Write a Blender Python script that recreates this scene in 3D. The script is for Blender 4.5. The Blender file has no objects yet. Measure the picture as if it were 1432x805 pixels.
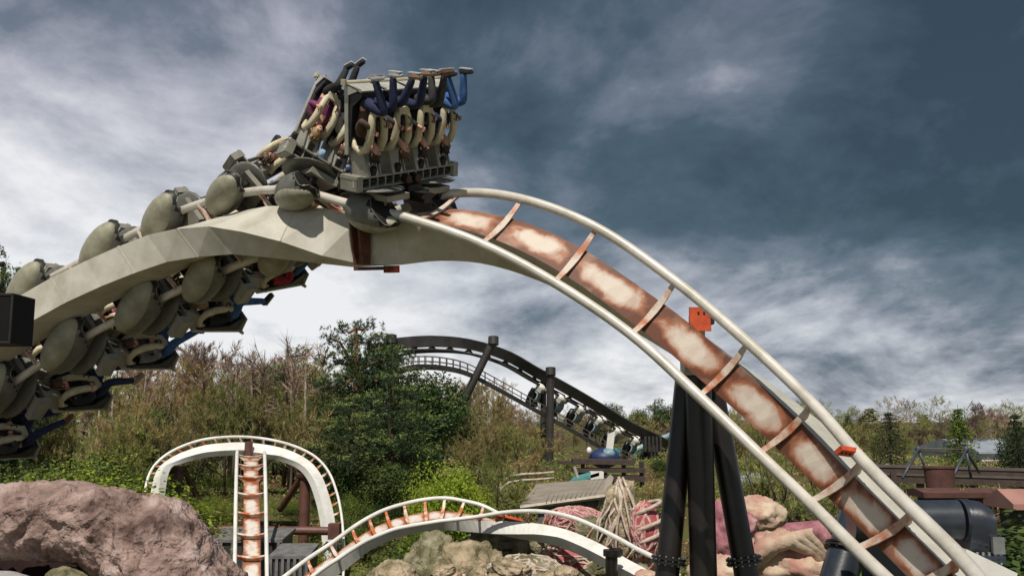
import bpy, math, random
from mathutils import Vector, Matrix, noise as mnoise
V = Vector
R_ = math.radians
scene = bpy.context.scene
col = scene.collection

# ------------------------------------------------------------------ camera
CAM = V((0, 0, 9.0)); PITCH = R_(8.1); F = 1375.0
cd = bpy.data.cameras.new('camera'); cam = bpy.data.objects.new('camera', cd); col.objects.link(cam)
cam.location = CAM; cam.rotation_euler = (math.pi/2 + PITCH, 0, 0)
cd.sensor_width = 36; cd.lens = 36*F/1432; cd.clip_start = .1; cd.clip_end = 20000
scene.camera = cam

# ------------------------------------------------------------------ view, world, sun
scene.view_settings.view_transform = 'Standard'
try: scene.view_settings.look = 'None'
except Exception: pass
scene.view_settings.exposure = 0.0; scene.view_settings.gamma = 1.0
SUN = V((-0.08, -0.56, 0.83)).normalized()        # direction towards the sun
elev = math.asin(SUN.z); az = math.atan2(SUN.x, SUN.y)
w = bpy.data.worlds.new('World'); scene.world = w; w.use_nodes = True
nt = w.node_tree; nt.nodes.clear()
def N(t, **k):
    n = nt.nodes.new(t)
    for a, b in k.items(): setattr(n, a, b)
    return n
def L(a, b): nt.links.new(a, b)
def val(x): return x
def mth(op, a, b=None, c=None, clamp=False):
    n = N('ShaderNodeMath', operation=op); n.use_clamp = clamp
    for i, x in enumerate((a, b, c)):
        if x is None: continue
        if isinstance(x, (int, float)): n.inputs[i].default_value = x
        else: L(x, n.inputs[i])
    return n.outputs[0]
def ramp(fac, stops):
    n = N('ShaderNodeValToRGB'); L(fac, n.inputs[0]); e = n.color_ramp.elements
    while len(e) < len(stops): e.new(.5)
    for i, (p, c) in enumerate(stops): e[i].position = p; e[i].color = (*c, 1)
    return n.outputs[0]
sky = N('ShaderNodeTexSky', sky_type='NISHITA'); sky.sun_disc = False
sky.sun_elevation = elev; sky.sun_rotation = az
sky.air_density = 1.0; sky.dust_density = 2.0
tc = N('ShaderNodeTexCoord'); sp = N('ShaderNodeSeparateXYZ'); L(tc.outputs['Generated'], sp.inputs[0])
X, Y, Z = sp.outputs
zz = mth('ADD', mth('MAXIMUM', Z, 0.0), 0.30)
cx = N('ShaderNodeCombineXYZ'); L(mth('DIVIDE', X, zz), cx.inputs[0]); L(mth('DIVIDE', Y, zz), cx.inputs[1])
def wnoise(scale, detail, rough, dist, off):
    m = N('ShaderNodeMapping'); L(cx.outputs[0], m.inputs[0]); m.inputs['Location'].default_value = off
    m.inputs['Scale'].default_value = (1.0, .78, 1)
    m.inputs['Rotation'].default_value = (0, 0, R_(-8))
    n = N('ShaderNodeTexNoise'); L(m.outputs[0], n.inputs['Vector'])
    n.inputs['Scale'].default_value = scale; n.inputs['Detail'].default_value = detail
    n.inputs['Roughness'].default_value = rough; n.inputs['Distortion'].default_value = dist
    return n.outputs['Fac']
n1 = wnoise(.95, 6, .5, .1, (3.1, 1.7, 0)); n2 = wnoise(2.5, 9, .60, .35, (7.3, 2.2, 0)); n3 = wnoise(8, 6, .6, .1, (1, 5, 0))
def lobe(px, py, k):           # closeness of the view direction to a point of the sky
    v = V(((px-716)/F, 1, 0)); yy = (402.5-py)/F
    v = V(((px-716)/F, math.cos(PITCH)-yy*math.sin(PITCH), math.sin(PITCH)+yy*math.cos(PITCH))).normalized()
    n = N('ShaderNodeVectorMath', operation='DOT_PRODUCT'); nv = N('ShaderNodeVectorMath', operation='NORMALIZE')
    L(tc.outputs['Generated'], nv.inputs[0]); L(nv.outputs[0], n.inputs[0]); n.inputs[1].default_value = v
    return mth('POWER', mth('MAXIMUM', n.outputs['Value'], 0.0), k)
b = mth('ADD', 0.40, mth('MULTIPLY', mth('SUBTRACT', n1, .5), 1.35))
b = mth('ADD', b, mth('MULTIPLY', mth('SUBTRACT', n2, .5), 1.15))
b = mth('ADD', b, mth('MULTIPLY', mth('SUBTRACT', n3, .5), .4))
b = mth('ADD', b, mth('MULTIPLY', lobe(-20, 360, 18), .70))
b = mth('ADD', b, mth('MULTIPLY', lobe(450, 540, 50), .34))
b = mth('SUBTRACT', b, mth('MULTIPLY', lobe(1260, 330, 60), .16))
b = mth('SUBTRACT', b, mth('MULTIPLY', lobe(900, -260, 10), .16))
b = mth('SUBTRACT', b, mth('MULTIPLY', lobe(150, -120, 50), .26))
zt = mth('MULTIPLY', mth('SUBTRACT', Z, .16), 3.2, clamp=True)
b = mth('SUBTRACT', b, mth('MULTIPLY', zt, .13))
hz = mth('POWER', mth('SUBTRACT', 1.0, mth('MINIMUM', mth('MAXIMUM', mth('MULTIPLY', Z, 4.6), 0.0), 1.0)), 1.6)
b = mth('ADD', b, mth('MULTIPLY', mth('MULTIPLY', hz, mth('ADD', .45, mth('MULTIPLY', n2, .9))), .66), clamp=True)
clouds = ramp(b, [(0, (.32, .60, .82)), (.22, (.66, 1.08, 1.42)), (.42, (1.6, 2.0, 2.5)), (.60, (3.7, 4.0, 4.6)),
                  (.80, (6.3, 6.6, 7.0)), (1, (8.8, 8.9, 9.1))])
pm_ = N('ShaderNodeMix', data_type='RGBA', blend_type='MULTIPLY'); L(zt, pm_.inputs['Factor']); L(clouds, pm_.inputs['A']); pm_.inputs['B'].default_value = (1.04, .96, 1.0, 1)
mx = N('ShaderNodeMix', data_type='RGBA'); mx.inputs['Factor'].default_value = .93
L(sky.outputs[0], mx.inputs['A']); L(pm_.outputs['Result'], mx.inputs['B'])
bg = N('ShaderNodeBackground'); bg.inputs['Strength'].default_value = .10; L(mx.outputs['Result'], bg.inputs['Color'])
wo = N('ShaderNodeOutputWorld'); L(bg.outputs[0], wo.inputs[0])
sd = bpy.data.lights.new('sun', 'SUN'); sd.energy = 4.3; sd.angle = R_(.6); sd.color = (1, .93, .82)
so = bpy.data.objects.new('sun', sd); col.objects.link(so)
so.rotation_euler = (-SUN).to_track_quat('-Z', 'Y').to_euler(); so.location = (0, 0, 40)

# ------------------------------------------------------------------ helpers
def at(px, py, D):
    """world point whose image lands on photo pixel (px,py) at distance D ahead"""
    x = (px-716)/F; y = (402.5-py)/F
    ry = math.cos(PITCH) - y*math.sin(PITCH); rz = math.sin(PITCH) + y*math.cos(PITCH)
    return V((x*D/ry, D, CAM.z + rz*D/ry))

class MB:
    def __init__(s): s.v = []; s.f = []; s.m = []; s.uv = {}
    def add(s, vs, fs, m=0):
        o = len(s.v); s.v += [tuple(p) for p in vs]
        s.f += [tuple(i+o for i in f) for f in fs]; s.m += [m]*len(fs)
    def box(s, c, a, b, d, m=0):
        c = V(c); a = V(a); b = V(b); d = V(d)
        vs = [c+x*a+y*b+z*d for z in (-1, 1) for y in (-1, 1) for x in (-1, 1)]
        s.add(vs, [(0,2,3,1), (4,5,7,6), (0,1,5,4), (2,6,7,3), (0,4,6,2), (1,3,7,5)], m)
    def cube(s, c, h, m=0): s.box(c, (h[0],0,0), (0,h[1],0), (0,0,h[2]), m)
    def loft(s, rings, closed=True, caps=True, m=0):
        n = len(rings[0]); vs = [p for r in rings for p in r]; fs = []
        for i in range(len(rings)-1):
            for j in range(n if closed else n-1):
                k = (j+1) % n
                fs.append((i*n+j, i*n+k, (i+1)*n+k, (i+1)*n+j))
        if caps and closed:
            fs.append(tuple(range(n))[::-1]); fs.append(tuple((len(rings)-1)*n+j for j in range(n)))
        s.add(vs, fs, m)
    def tube(s, pts, r, n=8, m=0, caps=True, sq=None):
        pts = [V(p) for p in pts]
        if not hasattr(r, '__len__'): r = [r]*len(pts)
        rings = []; u = None
        for i, p in enumerate(pts):
            t = (pts[min(i+1, len(pts)-1)] - pts[max(i-1, 0)])
            t = t.normalized() if t.length > 1e-9 else V((0, 0, 1))
            if u is None:
                u = t.cross(V((0, 0, 1)) if abs(t.z) < .9 else V((1, 0, 0))).normalized()
            else:
                u = (u - t*u.dot(t)); u = u.normalized() if u.length > 1e-6 else t.orthogonal().normalized()
            w_ = t.cross(u)
            rings.append([p + (u*math.cos(2*math.pi*k/n) + w_*math.sin(2*math.pi*k/n))*r[i] for k in range(n)])
        s.loft(rings, True, caps, m)
    def ell(s, c, a, b, d, nu=12, nv=8, m=0, disp=None):
        c = V(c); a = V(a); b = V(b); d = V(d); vs = [c+d]; fs = []
        for i in range(1, nv):
            th = math.pi*i/nv
            for j in range(nu):
                ph = 2*math.pi*j/nu
                k = 1.0 if disp is None else disp(math.sin(th)*math.cos(ph), math.sin(th)*math.sin(ph), math.cos(th))
                vs.append(c + (a*math.sin(th)*math.cos(ph) + b*math.sin(th)*math.sin(ph) + d*math.cos(th))*k)
        vs.append(c-d); e = len(vs)-1
        for j in range(nu):
            fs.append((0, 1+j, 1+(j+1) % nu)); fs.append((e, 1+(nv-2)*nu+(j+1) % nu, 1+(nv-2)*nu+j))
        for i in range(nv-2):
            for j in range(nu):
                p = 1+i*nu+j; q = 1+i*nu+(j+1) % nu
                fs.append((p, p+nu, q+nu, q))
        s.add(vs, fs, m)
    def prism(s, poly, vec, m=0):
        vec = V(vec); s.loft([[V(p) for p in poly], [V(p)+vec for p in poly]], True, True, m)
    def mesh(s, name, mats, smooth=False):
        me = bpy.data.meshes.new(name); me.from_pydata(s.v, [], s.f)
        for mt in (mats if isinstance(mats, (list, tuple)) else [mats]): me.materials.append(mt)
        me.polygons.foreach_set('material_index', s.m)
        if smooth: me.polygons.foreach_set('use_smooth', [True]*len(s.f))
        me.update(); return me
    def build(s, name, mats, parent=None, smooth=False, **tags):
        o = link(name, s.mesh(name, mats, smooth), parent)
        if smooth == 'auto': autosmooth(o)
        tag(o, **tags); return o

def autosmooth(o, ang=35):
    me = o.data
    try: me.set_sharp_from_angle(angle=R_(ang))
    except Exception: pass
def link(name, data, parent=None):
    o = bpy.data.objects.new(name, data); col.objects.link(o)
    if parent: o.parent = parent
    return o
def tag(o, label=None, cat=None, group=None, kind=None):
    if label: o['label'] = label
    if cat: o['category'] = cat
    if group: o['group'] = group
    if kind: o['kind'] = kind
    return o
def empty(name, loc=(0, 0, 0), rot=None, **t):
    o = bpy.data.objects.new(name, None); col.objects.link(o); o.empty_display_size = .2
    o.location = loc
    if rot: o.rotation_euler = rot
    return tag(o, **t)
def copy_tree(o, parent=None):
    c = o.copy(); col.objects.link(c); c.parent = parent
    for ch in KIDS.get(o.name, o.children): copy_tree(ch, c)
    return c
KIDS = {}
def lerp(a, b, t): return a + (b-a)*t
def catmull(P, u):
    i = int(math.floor(u)); i = max(0, min(len(P)-2, i)); t = u-i
    p1, p2 = P[i], P[i+1]
    p0 = P[i-1] if i > 0 else p1*2-p2
    p3 = P[i+2] if i+2 < len(P) else p2*2-p1
    return .5*((2*p1) + (p2-p0)*t + (2*p0-5*p1+4*p2-p3)*t*t + (3*p1-p0-3*p2+p3)*t*t*t)

# ------------------------------------------------------------------ materials
def material(name): 
    m = bpy.data.materials.new(name); m.use_nodes = True
    n = m.node_tree; b_ = n.nodes['Principled BSDF']; return m, n, b_
def mat(name, c, rough=.6, metal=0., c2=None, scale=3., c3=None, bump=0., bscale=30., detail=6, thr=(.35, .65), spec=.5, coords='Object', rnd=0., bdist=.05):
    m, n, b_ = material(name); nd, lk = n.nodes, n.links
    b_.inputs['Roughness'].default_value = rough; b_.inputs['Metallic'].default_value = metal
    b_.inputs['Specular IOR Level'].default_value = spec
    t = nd.new('ShaderNodeTexCoord')
    c2 = c2 or tuple(x*.72 for x in c)
    nz = nd.new('ShaderNodeTexNoise'); nz.inputs['Scale'].default_value = scale; nz.inputs['Detail'].default_value = detail
    nz.inputs['Roughness'].default_value = .62
    lk.new(t.outputs[coords], nz.inputs['Vector'])
    rp = nd.new('ShaderNodeValToRGB'); lk.new(nz.outputs['Fac'], rp.inputs[0])
    e = rp.color_ramp.elements; e[0].position = thr[0]; e[0].color = (*c2, 1); e[1].position = thr[1]; e[1].color = (*c, 1)
    if c3:
        x = e.new(min(.97, thr[1]+.12)); x.color = (*c3, 1)
    out = rp.outputs[0]
    if rnd:
        oi = nd.new('ShaderNodeObjectInfo'); hs = nd.new('ShaderNodeHueSaturation')
        mr = nd.new('ShaderNodeMapRange'); lk.new(oi.outputs['Random'], mr.inputs[0])
        mr.inputs[3].default_value = 1-rnd; mr.inputs[4].default_value = 1+rnd
        lk.new(mr.outputs[0], hs.inputs['Value'])
        mr2 = nd.new('ShaderNodeMapRange'); lk.new(oi.outputs['Random'], mr2.inputs[0])
        mr2.inputs[3].default_value = .5+rnd*.06; mr2.inputs[4].default_value = .5-rnd*.06
        lk.new(mr2.outputs[0], hs.inputs['Hue'])
        lk.new(out, hs.inputs['Color']); out = hs.outputs[0]
    lk.new(out, b_.inputs['Base Color'])
    if bump:
        nb = nd.new('ShaderNodeTexNoise'); nb.inputs['Scale'].default_value = bscale; nb.inputs['Detail'].default_value = 5
        lk.new(t.outputs[coords], nb.inputs['Vector'])
        bp = nd.new('ShaderNodeBump'); bp.inputs['Strength'].default_value = bump; bp.inputs['Distance'].default_value = bdist
        lk.new(nb.outputs['Fac'], bp.inputs['Height']); lk.new(bp.outputs[0], b_.inputs['Normal'])
    return m
def leafmat(name, c, c2, rnd=.25, scale=1.3, tr=.25):
    m = mat(name, c, .6, 0, c2, scale, rnd=rnd, thr=(.38, .62), spec=.25)
    if tr:
        n = m.node_tree; b_ = n.nodes['Principled BSDF']; out = n.nodes['Material Output']
        src = b_.inputs['Base Color'].links[0].from_socket
        tl = n.nodes.new('ShaderNodeBsdfTranslucent'); n.links.new(src, tl.inputs[0])
        mx_ = n.nodes.new('ShaderNodeMixShader'); mx_.inputs[0].default_value = tr
        n.links.new(b_.outputs[0], mx_.inputs[1]); n.links.new(tl.outputs[0], mx_.inputs[2]); n.links.new(mx_.outputs[0], out.inputs[0])
    return m
WHITE = mat('cream_track_paint', (.56, .54, .47), .42, 0, (.38, .36, .29), 1.6, bump=.12, bscale=90, thr=(.3, .6))
RAIL = mat('worn_rail_paint', (.64, .61, .55), .35, .1, (.46, .43, .36), 3, thr=(.3, .6), bump=.06, bscale=60)
OLIVE = mat('grimy_spine_paint', (.50, .47, .37), .5, 0, (.38, .35, .26), 1.6, bump=.15, bscale=120, thr=(.3, .7))
TIE = mat('rusty_tie_paint', (.58, .50, .42), .55, 0, (.42, .13, .05), 3.0, thr=(.38, .56), bump=.2, bscale=50)
RUST = mat('dark_rust', (.15, .05, .025), .75, 0, (.06, .025, .015), 6, bump=.35, bscale=50)
ORANGE = mat('orange_primer', (.62, .09, .02), .6, 0, (.40, .05, .015), 8)
GREY = mat('grey_car_paint', (.33, .32, .27), .42, .1, (.22, .21, .17), 4, thr=(.3, .65), bump=.05, bscale=80)
GREYL = mat('pale_car_paint', (.50, .50, .46), .4, .1, (.34, .33, .28), 5, thr=(.3, .65))
COWL = mat('cowl_fibreglass', (.17, .17, .15), .45, 0, (.10, .10, .085), 5, thr=(.3, .7), bump=.1, bscale=40)
COWLB = mat('worn_cowl_base', (.35, .34, .25), .5, 0, (.20, .19, .135), 3, thr=(.33, .62), bump=.2, bscale=70)
DARK = mat('dark_machinery_and_cut_shade', (.03, .028, .025), .5, .3, (.015, .014, .012), 6)
HARN = mat('cream_harness_foam', (.60, .55, .39), .5, 0, (.46, .41, .27), 6)
SEATM = mat('black_seat_moulding', (.035, .035, .038), .45, 0, (.02, .02, .02), 5)
BLACKM = mat('black_brown_column_paint', (.016, .013, .011), .38, 0, (.008, .006, .005), 2.5, bump=.08, bscale=50)
BLACKT = mat('far_black_track_paint', (.05, .045, .043), .5, 0, (.025, .022, .02), 1)
STEEL = mat('bare_bolts', (.45, .45, .45), .4, .8)
REDBR = mat('red_brown_steel', (.16, .07, .055), .5, 0, (.08, .04, .03), 2)
WTRK = mat('bright_white_track_paint', (.80, .80, .77), .4, 0, (.60, .59, .54), 1.6, thr=(.25, .6))
TIEO = mat('orange_rusted_tie', (.68, .60, .52), .5, 0, (.48, .14, .04), 2.5, thr=(.44, .58))
SKINM = mat('skin', (.58, .33, .24), .5, 0, (.50, .26, .18), 12)
SKIND = mat('skin_tan', (.42, .24, .16), .5, 0, (.36, .19, .12), 12)
EYEM = mat('eye_dark', (.03, .02, .02), .3)
LIPM = mat('lips', (.42, .12, .10), .5)
def cloth(name, c): return mat(name, c, .85, 0, tuple(x*.55 for x in c), 9, bump=.3, bscale=60)
CL = {k: cloth(k.replace(' ', '_')+'_cloth', c) for k, c in {
    'black': (.022, .022, .026), 'charcoal': (.06, .06, .065), 'navy': (.02, .03, .09), 'blue': (.06, .16, .42),
    'pale blue': (.32, .50, .72), 'red': (.42, .03, .05), 'plum': (.24, .05, .14), 'white': (.7, .7, .72),
    'brown': (.10, .06, .04), 'grey': (.22, .22, .23), 'orange': (.5, .17, .05), 'dark green': (.05, .09, .05)}.items()}
HAIR = {k: mat(k+'_hair', c, .6, 0, tuple(x*.5 for x in c), 30) for k, c in {'dark': (.03, .02, .015), 'brown': (.11, .06, .03), 'fair': (.38, .24, .11)}.items()}
SHOES = {k: mat(k+'_shoe', c, .6, 0, tuple(x*.7 for x in c), 12) for k, c in {'black': (.03, .03, .035), 'brown': (.20, .11, .07), 'tan': (.40, .27, .19), 'white': (.6, .6, .6)}.items()}

def rust_bay(name, tan, rustc, dark, ea=.43, ec=.44):
    """panel between two ties: paint worn pale in the middle, rust creeping in from the ties and the edges"""
    m, n, b_ = material(name); nd, lk = n.nodes, n.links
    def M(op, a, b=None, clamp=False):
        k = nd.new('ShaderNodeMath'); k.operation = op; k.use_clamp = clamp
        for i, x in enumerate((a, b)):
            if x is None: continue
            if isinstance(x, (int, float)): k.inputs[i].default_value = x
            else: lk.new(x, k.inputs[i])
        return k.outputs[0]
    uv = nd.new('ShaderNodeUVMap'); uv.uv_map = 'bay'; s = nd.new('ShaderNodeSeparateXYZ'); lk.new(uv.outputs[0], s.inputs[0])
    fu = M('FRACT', s.outputs[0]); a = M('POWER', M('ABSOLUTE', M('DIVIDE', M('SUBTRACT', fu, .5), ea)), 3.2)
    c = M('POWER', M('ABSOLUTE', M('DIVIDE', M('SUBTRACT', s.outputs[1], .5), ec)), 2.6)
    d = M('POWER', M('ADD', a, c), .4)
    t = nd.new('ShaderNodeTexCoord')
    def nz(sc, de=6, ds=0.):
        k = nd.new('ShaderNodeTexNoise'); k.inputs['Scale'].default_value = sc; k.inputs['Detail'].default_value = de
        k.inputs['Distortion'].default_value = ds
        lk.new(t.outputs['Object'], k.inputs['Vector']); return k.outputs['Fac']
    q = M('ADD', d, M('MULTIPLY', M('SUBTRACT', nz(3.4, 8, .5), .5), 1.25))
    rp = nd.new('ShaderNodeValToRGB'); lk.new(q, rp.inputs[0]); e = rp.color_ramp.elements
    e[0].position = .40; e[0].color = (*tan, 1); e[1].position = 1.0; e[1].color = (*dark, 1)
    x = e.new(.66); x.color = (*[lerp(tan[i], rustc[i], .45) for i in range(3)], 1); x = e.new(.82); x.color = (*rustc, 1)
    stain = nd.new('ShaderNodeValToRGB'); lk.new(nz(2.1, 5, .6), stain.inputs[0])
    stain.color_ramp.elements[0].position = .52; stain.color_ramp.elements[1].position = .74
    mx_ = nd.new('ShaderNodeMix'); mx_.data_type = 'RGBA'; mx_.blend_type = 'MIX'
    sf = M('MULTIPLY', stain.outputs[0], .75); lk.new(sf, mx_.inputs['Factor']); lk.new(rp.outputs[0], mx_.inputs['A'])
    mx_.inputs['B'].default_value = (*[lerp(tan[i], rustc[i], .7) for i in range(3)], 1)
    lk.new(mx_.outputs['Result'], b_.inputs['Base Color']); b_.inputs['Roughness'].default_value = .6
    bp = nd.new('ShaderNodeBump'); bp.inputs['Strength'].default_value = .2; bp.inputs['Distance'].default_value = .02
    lk.new(nz(60, 4), bp.inputs['Height']); lk.new(bp.outputs[0], b_.inputs['Normal'])
    return m
RBAY = rust_bay('rust_bordered_panel_paint', (.62, .54, .46), (.32, .115, .05), (.13, .042, .02))
RBAY2 = rust_bay('orange_bordered_panel_paint', (.62, .59, .54), (.38, .15, .065), (.26, .08, .035), .48, .52)

# ------------------------------------------------------------------ terrain
def ground_z(x, y):
    pts = [(-60, .2), (20, .3), (26, 1.4), (30, 2.3), (36, 2.6), (40, 3.0), (45, 4.8), (50, 5.5), (65, 6.2), (100, 7.0), (300, 7.2), (9000, 7.2)]
    for (a, za), (b2, zb) in zip(pts, pts[1:]):
        if y <= b2: z = lerp(za, zb, max(0, (y-a)/(b2-a))); break
    else: z = 7.2
    amp = .25 if y < 60 else .45
    z += amp*(mnoise.fractal(V((x*.11, y*.11, 0)), .8, 2, 4))
    if y > 800:
        z += max(0, (min(y, 3500)-800)/2700)*26*(0.6+.5*mnoise.noise(V((x*.0006, y*.0006, 3))))
    return z
def nonuni(a, b, n0, fine, lo, hi):
    xs = [fine*i for i in range(int(lo/fine), int(hi/fine)+1)]
    s = fine; x = xs[-1]
    while x < b: s *= 1.18; x += s; xs.append(x)
    s = fine; x = xs[0]
    while x > a: s *= 1.18; x -= s; xs.insert(0, x)
    return xs
gx = nonuni(-6000, 6000, 0, 1.2, -42, 42); gy = nonuni(-60, 6000, 0, 1.0, 12, 90)
g = MB(); nx = len(gx)
g.v = [(x, y, ground_z(x, y)) for y in gy for x in gx]
for j in range(len(gy)-1):
    for i in range(nx-1): g.f.append((j*nx+i, j*nx+i+1, (j+1)*nx+i+1, (j+1)*nx+i))
g.m = [0]*len(g.f)
GROUND = mat('grass_and_leaf_litter', (.085, .10, .03), .95, 0, (.10, .068, .036), .35, c3=(.13, .14, .04), bump=.8, bscale=6, thr=(.42, .56), spec=.1)
g.build('ground', GROUND, smooth=True, kind='structure')
# distant blue ridge on the horizon
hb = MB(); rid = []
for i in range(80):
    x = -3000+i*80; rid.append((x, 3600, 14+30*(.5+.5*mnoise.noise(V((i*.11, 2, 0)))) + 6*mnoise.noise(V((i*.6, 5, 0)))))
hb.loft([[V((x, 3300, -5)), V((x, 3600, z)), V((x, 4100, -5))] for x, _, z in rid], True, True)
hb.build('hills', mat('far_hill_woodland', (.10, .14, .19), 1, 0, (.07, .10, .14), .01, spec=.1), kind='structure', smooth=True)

# ------------------------------------------------------------------ track builder
def tie_poly(g2, offt, sw, dip=.10):
    """cross-tie outline in (r, n): concave towards the train side, deep at the spine"""
    up = []; lo = []
    for k in range(9):
        q = -1+2*k/8; r = q*g2; e = abs(q)
        up.append((r, -.02-dip*(1-e**2)))
        lo.append((r, -.09 if e > .99 else -offt-.03 if abs(r) < sw/2+.02 else lerp(-offt+.03, -.09, min(1, (abs(r)-sw/2-.02)/(g2-sw/2-.02)))))
    return up + lo[::-1]
class Track: pass
def track(A, B, sgn, name, label, cat, sw=.55, sh=.62, off=.24, rr=.075, k=6, tie_w=.035, mats=None, spine_k=None,
          ties=None, uvface=True, group=None, spine_range=None, fine_from=None, nseg=10, taper=None):
    root = empty(name, (0, 0, 0), label=label, cat=cat, group=group)
    T = Track(); T.root = root; T.A, T.B = A, B; n = len(A)
    def frame(u):
        a = catmull(A, u); b2 = catmull(B, u); c = (a+b2)/2
        e = .03; t = ((catmull(A, u+e)+catmull(B, u+e)) - (catmull(A, u-e)+catmull(B, u-e))).normalized()
        r = (b2-a); g2 = r.length/2; r = r.normalized(); nn = t.cross(r)*sgn; nn.normalize(); t = (r.cross(nn) if sgn > 0 else nn.cross(r)).normalized()
        return c, t, r, nn, g2
    T.frame = frame
    mr, ms, mt, mface = mats
    us = [i/k for i in range((n-1)*k+1)]
    for P in (A, B):
        m_ = MB(); m_.tube([catmull(P, u) for u in us], rr, nseg)
        m_.build('rail', mr, root, smooth=True)
    # spine: closed box; face 0 looks towards the train
    sk = spine_k or k; us2 = [i/sk for i in range((n-1)*sk+1)]
    if fine_from is not None: us2 = [i/2 for i in range(fine_from*2)]+[fine_from+i/5 for i in range((n-1-fine_from)*5+1)]
    if spine_range: us2 = [u for u in us2 if spine_range[0] <= u <= spine_range[1]]
    m_ = MB(); rings = []
    for u in us2:
        c, t, r, nn, g2 = frame(u); w2 = sw/2; h = sh
        if taper: w2 *= taper(u)[0]; h *= taper(u)[1]; c = c + r*taper(u)[2]
        top = c - nn*off; bot = c - nn*(off+h)
        rings.append([top-r*w2, top+r*w2, bot+r*w2*.92, bot-r*w2*.92])
    vs = [p for q in rings for p in q]; m_.v = [tuple(p) for p in vs]; uvs = []
    for i in range(len(rings)-1):
        for j in range(4):
            kk = (j+1) % 4
            quad = (i*4+j, i*4+kk, (i+1)*4+kk, (i+1)*4+j); q_uv = [(us2[i], 0), (us2[i], 1), (us2[i+1], 1), (us2[i+1], 0)]
            if spine_k == 1 and not (fine_from and us2[i] >= fine_from):
                m_.f += [(quad[0], quad[1], quad[2]), (quad[0], quad[2], quad[3])]; m_.m += [1 if j == 0 else 0]*2
                uvs += [q_uv[0], q_uv[1], q_uv[2], q_uv[0], q_uv[2], q_uv[3]]
            else:
                m_.f.append(quad); m_.m.append(1 if j == 0 else 0); uvs += q_uv
    e = (len(rings)-1)*4; m_.f += [(3, 2, 1, 0), (e, e+1, e+2, e+3)]; m_.m += [0, 0]; uvs += [(0, .5)]*8
    sp_ = m_.build('spine', [ms, mface], root)
    ul = sp_.data.uv_layers.new(name='bay')
    for i, c in enumerate(uvs): ul.data[i].uv = c
    for u in (ties if ties is not None else range(n)):
        c, t, r, nn, g2 = frame(u)
        m_ = MB(); poly = [c + r*a + nn*b2 - t*tie_w/2 for a, b2 in tie_poly(g2, off, sw)]
        m_.prism(poly, t*tie_w)
        pts = tie_poly(g2, off, sw)[:9]                       # top flange
        ring = []
        for a, b2 in pts:
            w_ = .035+.02*(1-abs(a)/g2)
            ring.append([c+r*a+nn*(b2+.012)-t*w_, c+r*a+nn*(b2+.012)+t*w_, c+r*a+nn*(b2-.012)+t*w_, c+r*a+nn*(b2-.012)-t*w_])
        m_.loft(ring)
        m_.build('crosstie', mt, root)
    return T

GA = 1.25
def st(ax, ay, bx, by, D, dd=None):
    """two rail points from their image positions, the second farther by the depth that keeps the gauge"""
    if dd is None:
        s = math.hypot(ax-bx, ay-by)*D/F; dd = math.sqrt(max(.05, GA*GA - s*s))
    return at(ax, ay, D-dd/2), at(bx, by, D+dd/2)
MS = [(-240, 590, -210, 680, 21.0, -.5), (-145, 525, -110, 610, 20.4, -.5), (-46, 458, 6, 542, 19.8, -.5), (49, 401, 101, 481, 19.2, -.5), (151, 346, 203, 428, 18.6, -.45),
      (238, 301, 297, 385, 17.9, -.25), (323, 273, 388, 349, 17.1, .15), (405, 266, 478, 320, 16.4, .55), (492, 286, 566, 291, 15.9, .8),
      (574, 306, 640, 270, 15.5, .85), (671, 340, 729, 278, 15.1, .6), (774, 394, 834, 318, 14.7, .28), (882, 467, 944, 393, 14.2, -.05),
      (977, 553, 1045, 478, 13.5, -.35), (1060, 633, 1135, 563, 12.8, -.6), (1131, 701, 1205, 642, 12.0, -.75),
      (1196, 766, 1275, 712, 11.2, -.8), (1254, 822, 1340, 776, 10.4, -.8), (1300, 868, 1392, 836, 9.6, -.8), (1345, 925, 1450, 905, 8.9, -.8)]
AB = [st(*s) for s in MS]
def sst(a, b, x):
    x = max(0, min(1, (x-a)/(b-a))); return x*x*(3-2*x)
def TAP(u):
    q = sst(4.2, 6.8, u); e = sst(8, 10, u); f = sst(10, 12, u)
    return (lerp(lerp(1.30, 1.2, q), 1.0, e)-.08*f, lerp(lerp(1.15, 1.3, q), 1.0, e), .13*(1-q)-.09*f)
MT = track([a for a, _ in AB], [b for _, b in AB], 1, 'roller_coaster_track',
           'big cream and rusty coaster track arching across the whole picture with the train upon it', 'roller coaster track',
           mats=(RAIL, WHITE, TIE, RBAY), spine_k=1, fine_from=9, taper=TAP, off=.16, rr=.076, ties=[2.5, 3.5, 4.5, 5.5, 6.5, 7.5, 9, 10, 11, 12, 13, 14, 15, 16, 17, 18], k=8, nseg=14)
# ------------------------------------------------------------------ train
def skin(name, pts, edges, rad, levels=1, root=0):
    me = bpy.data.meshes.new(name); me.from_pydata([tuple(p) for p in pts], edges, [])
    o = bpy.data.objects.new('tmp', me); col.objects.link(o)
    sk_ = o.modifiers.new('s', 'SKIN'); ly = me.skin_vertices[0].data
    for i, r in enumerate(rad):
        ly[i].radius = (r, r) if not hasattr(r, '__len__') else r
        ly[i].use_root = (i == root)
    sk_.use_smooth_shade = True
    if levels:
        sb = o.modifiers.new('b', 'SUBSURF'); sb.levels = levels; sb.render_levels = levels
    dg = bpy.context.evaluated_depsgraph_get(); ev = o.evaluated_get(dg)
    m2 = bpy.data.meshes.new_from_object(ev); m2.name = name
    out = ([tuple(v.co) for v in m2.vertices], [tuple(p.vertices) for p in m2.polygons])
    bpy.data.objects.remove(o); bpy.data.meshes.remove(me); bpy.data.meshes.remove(m2)
    return out
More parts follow.
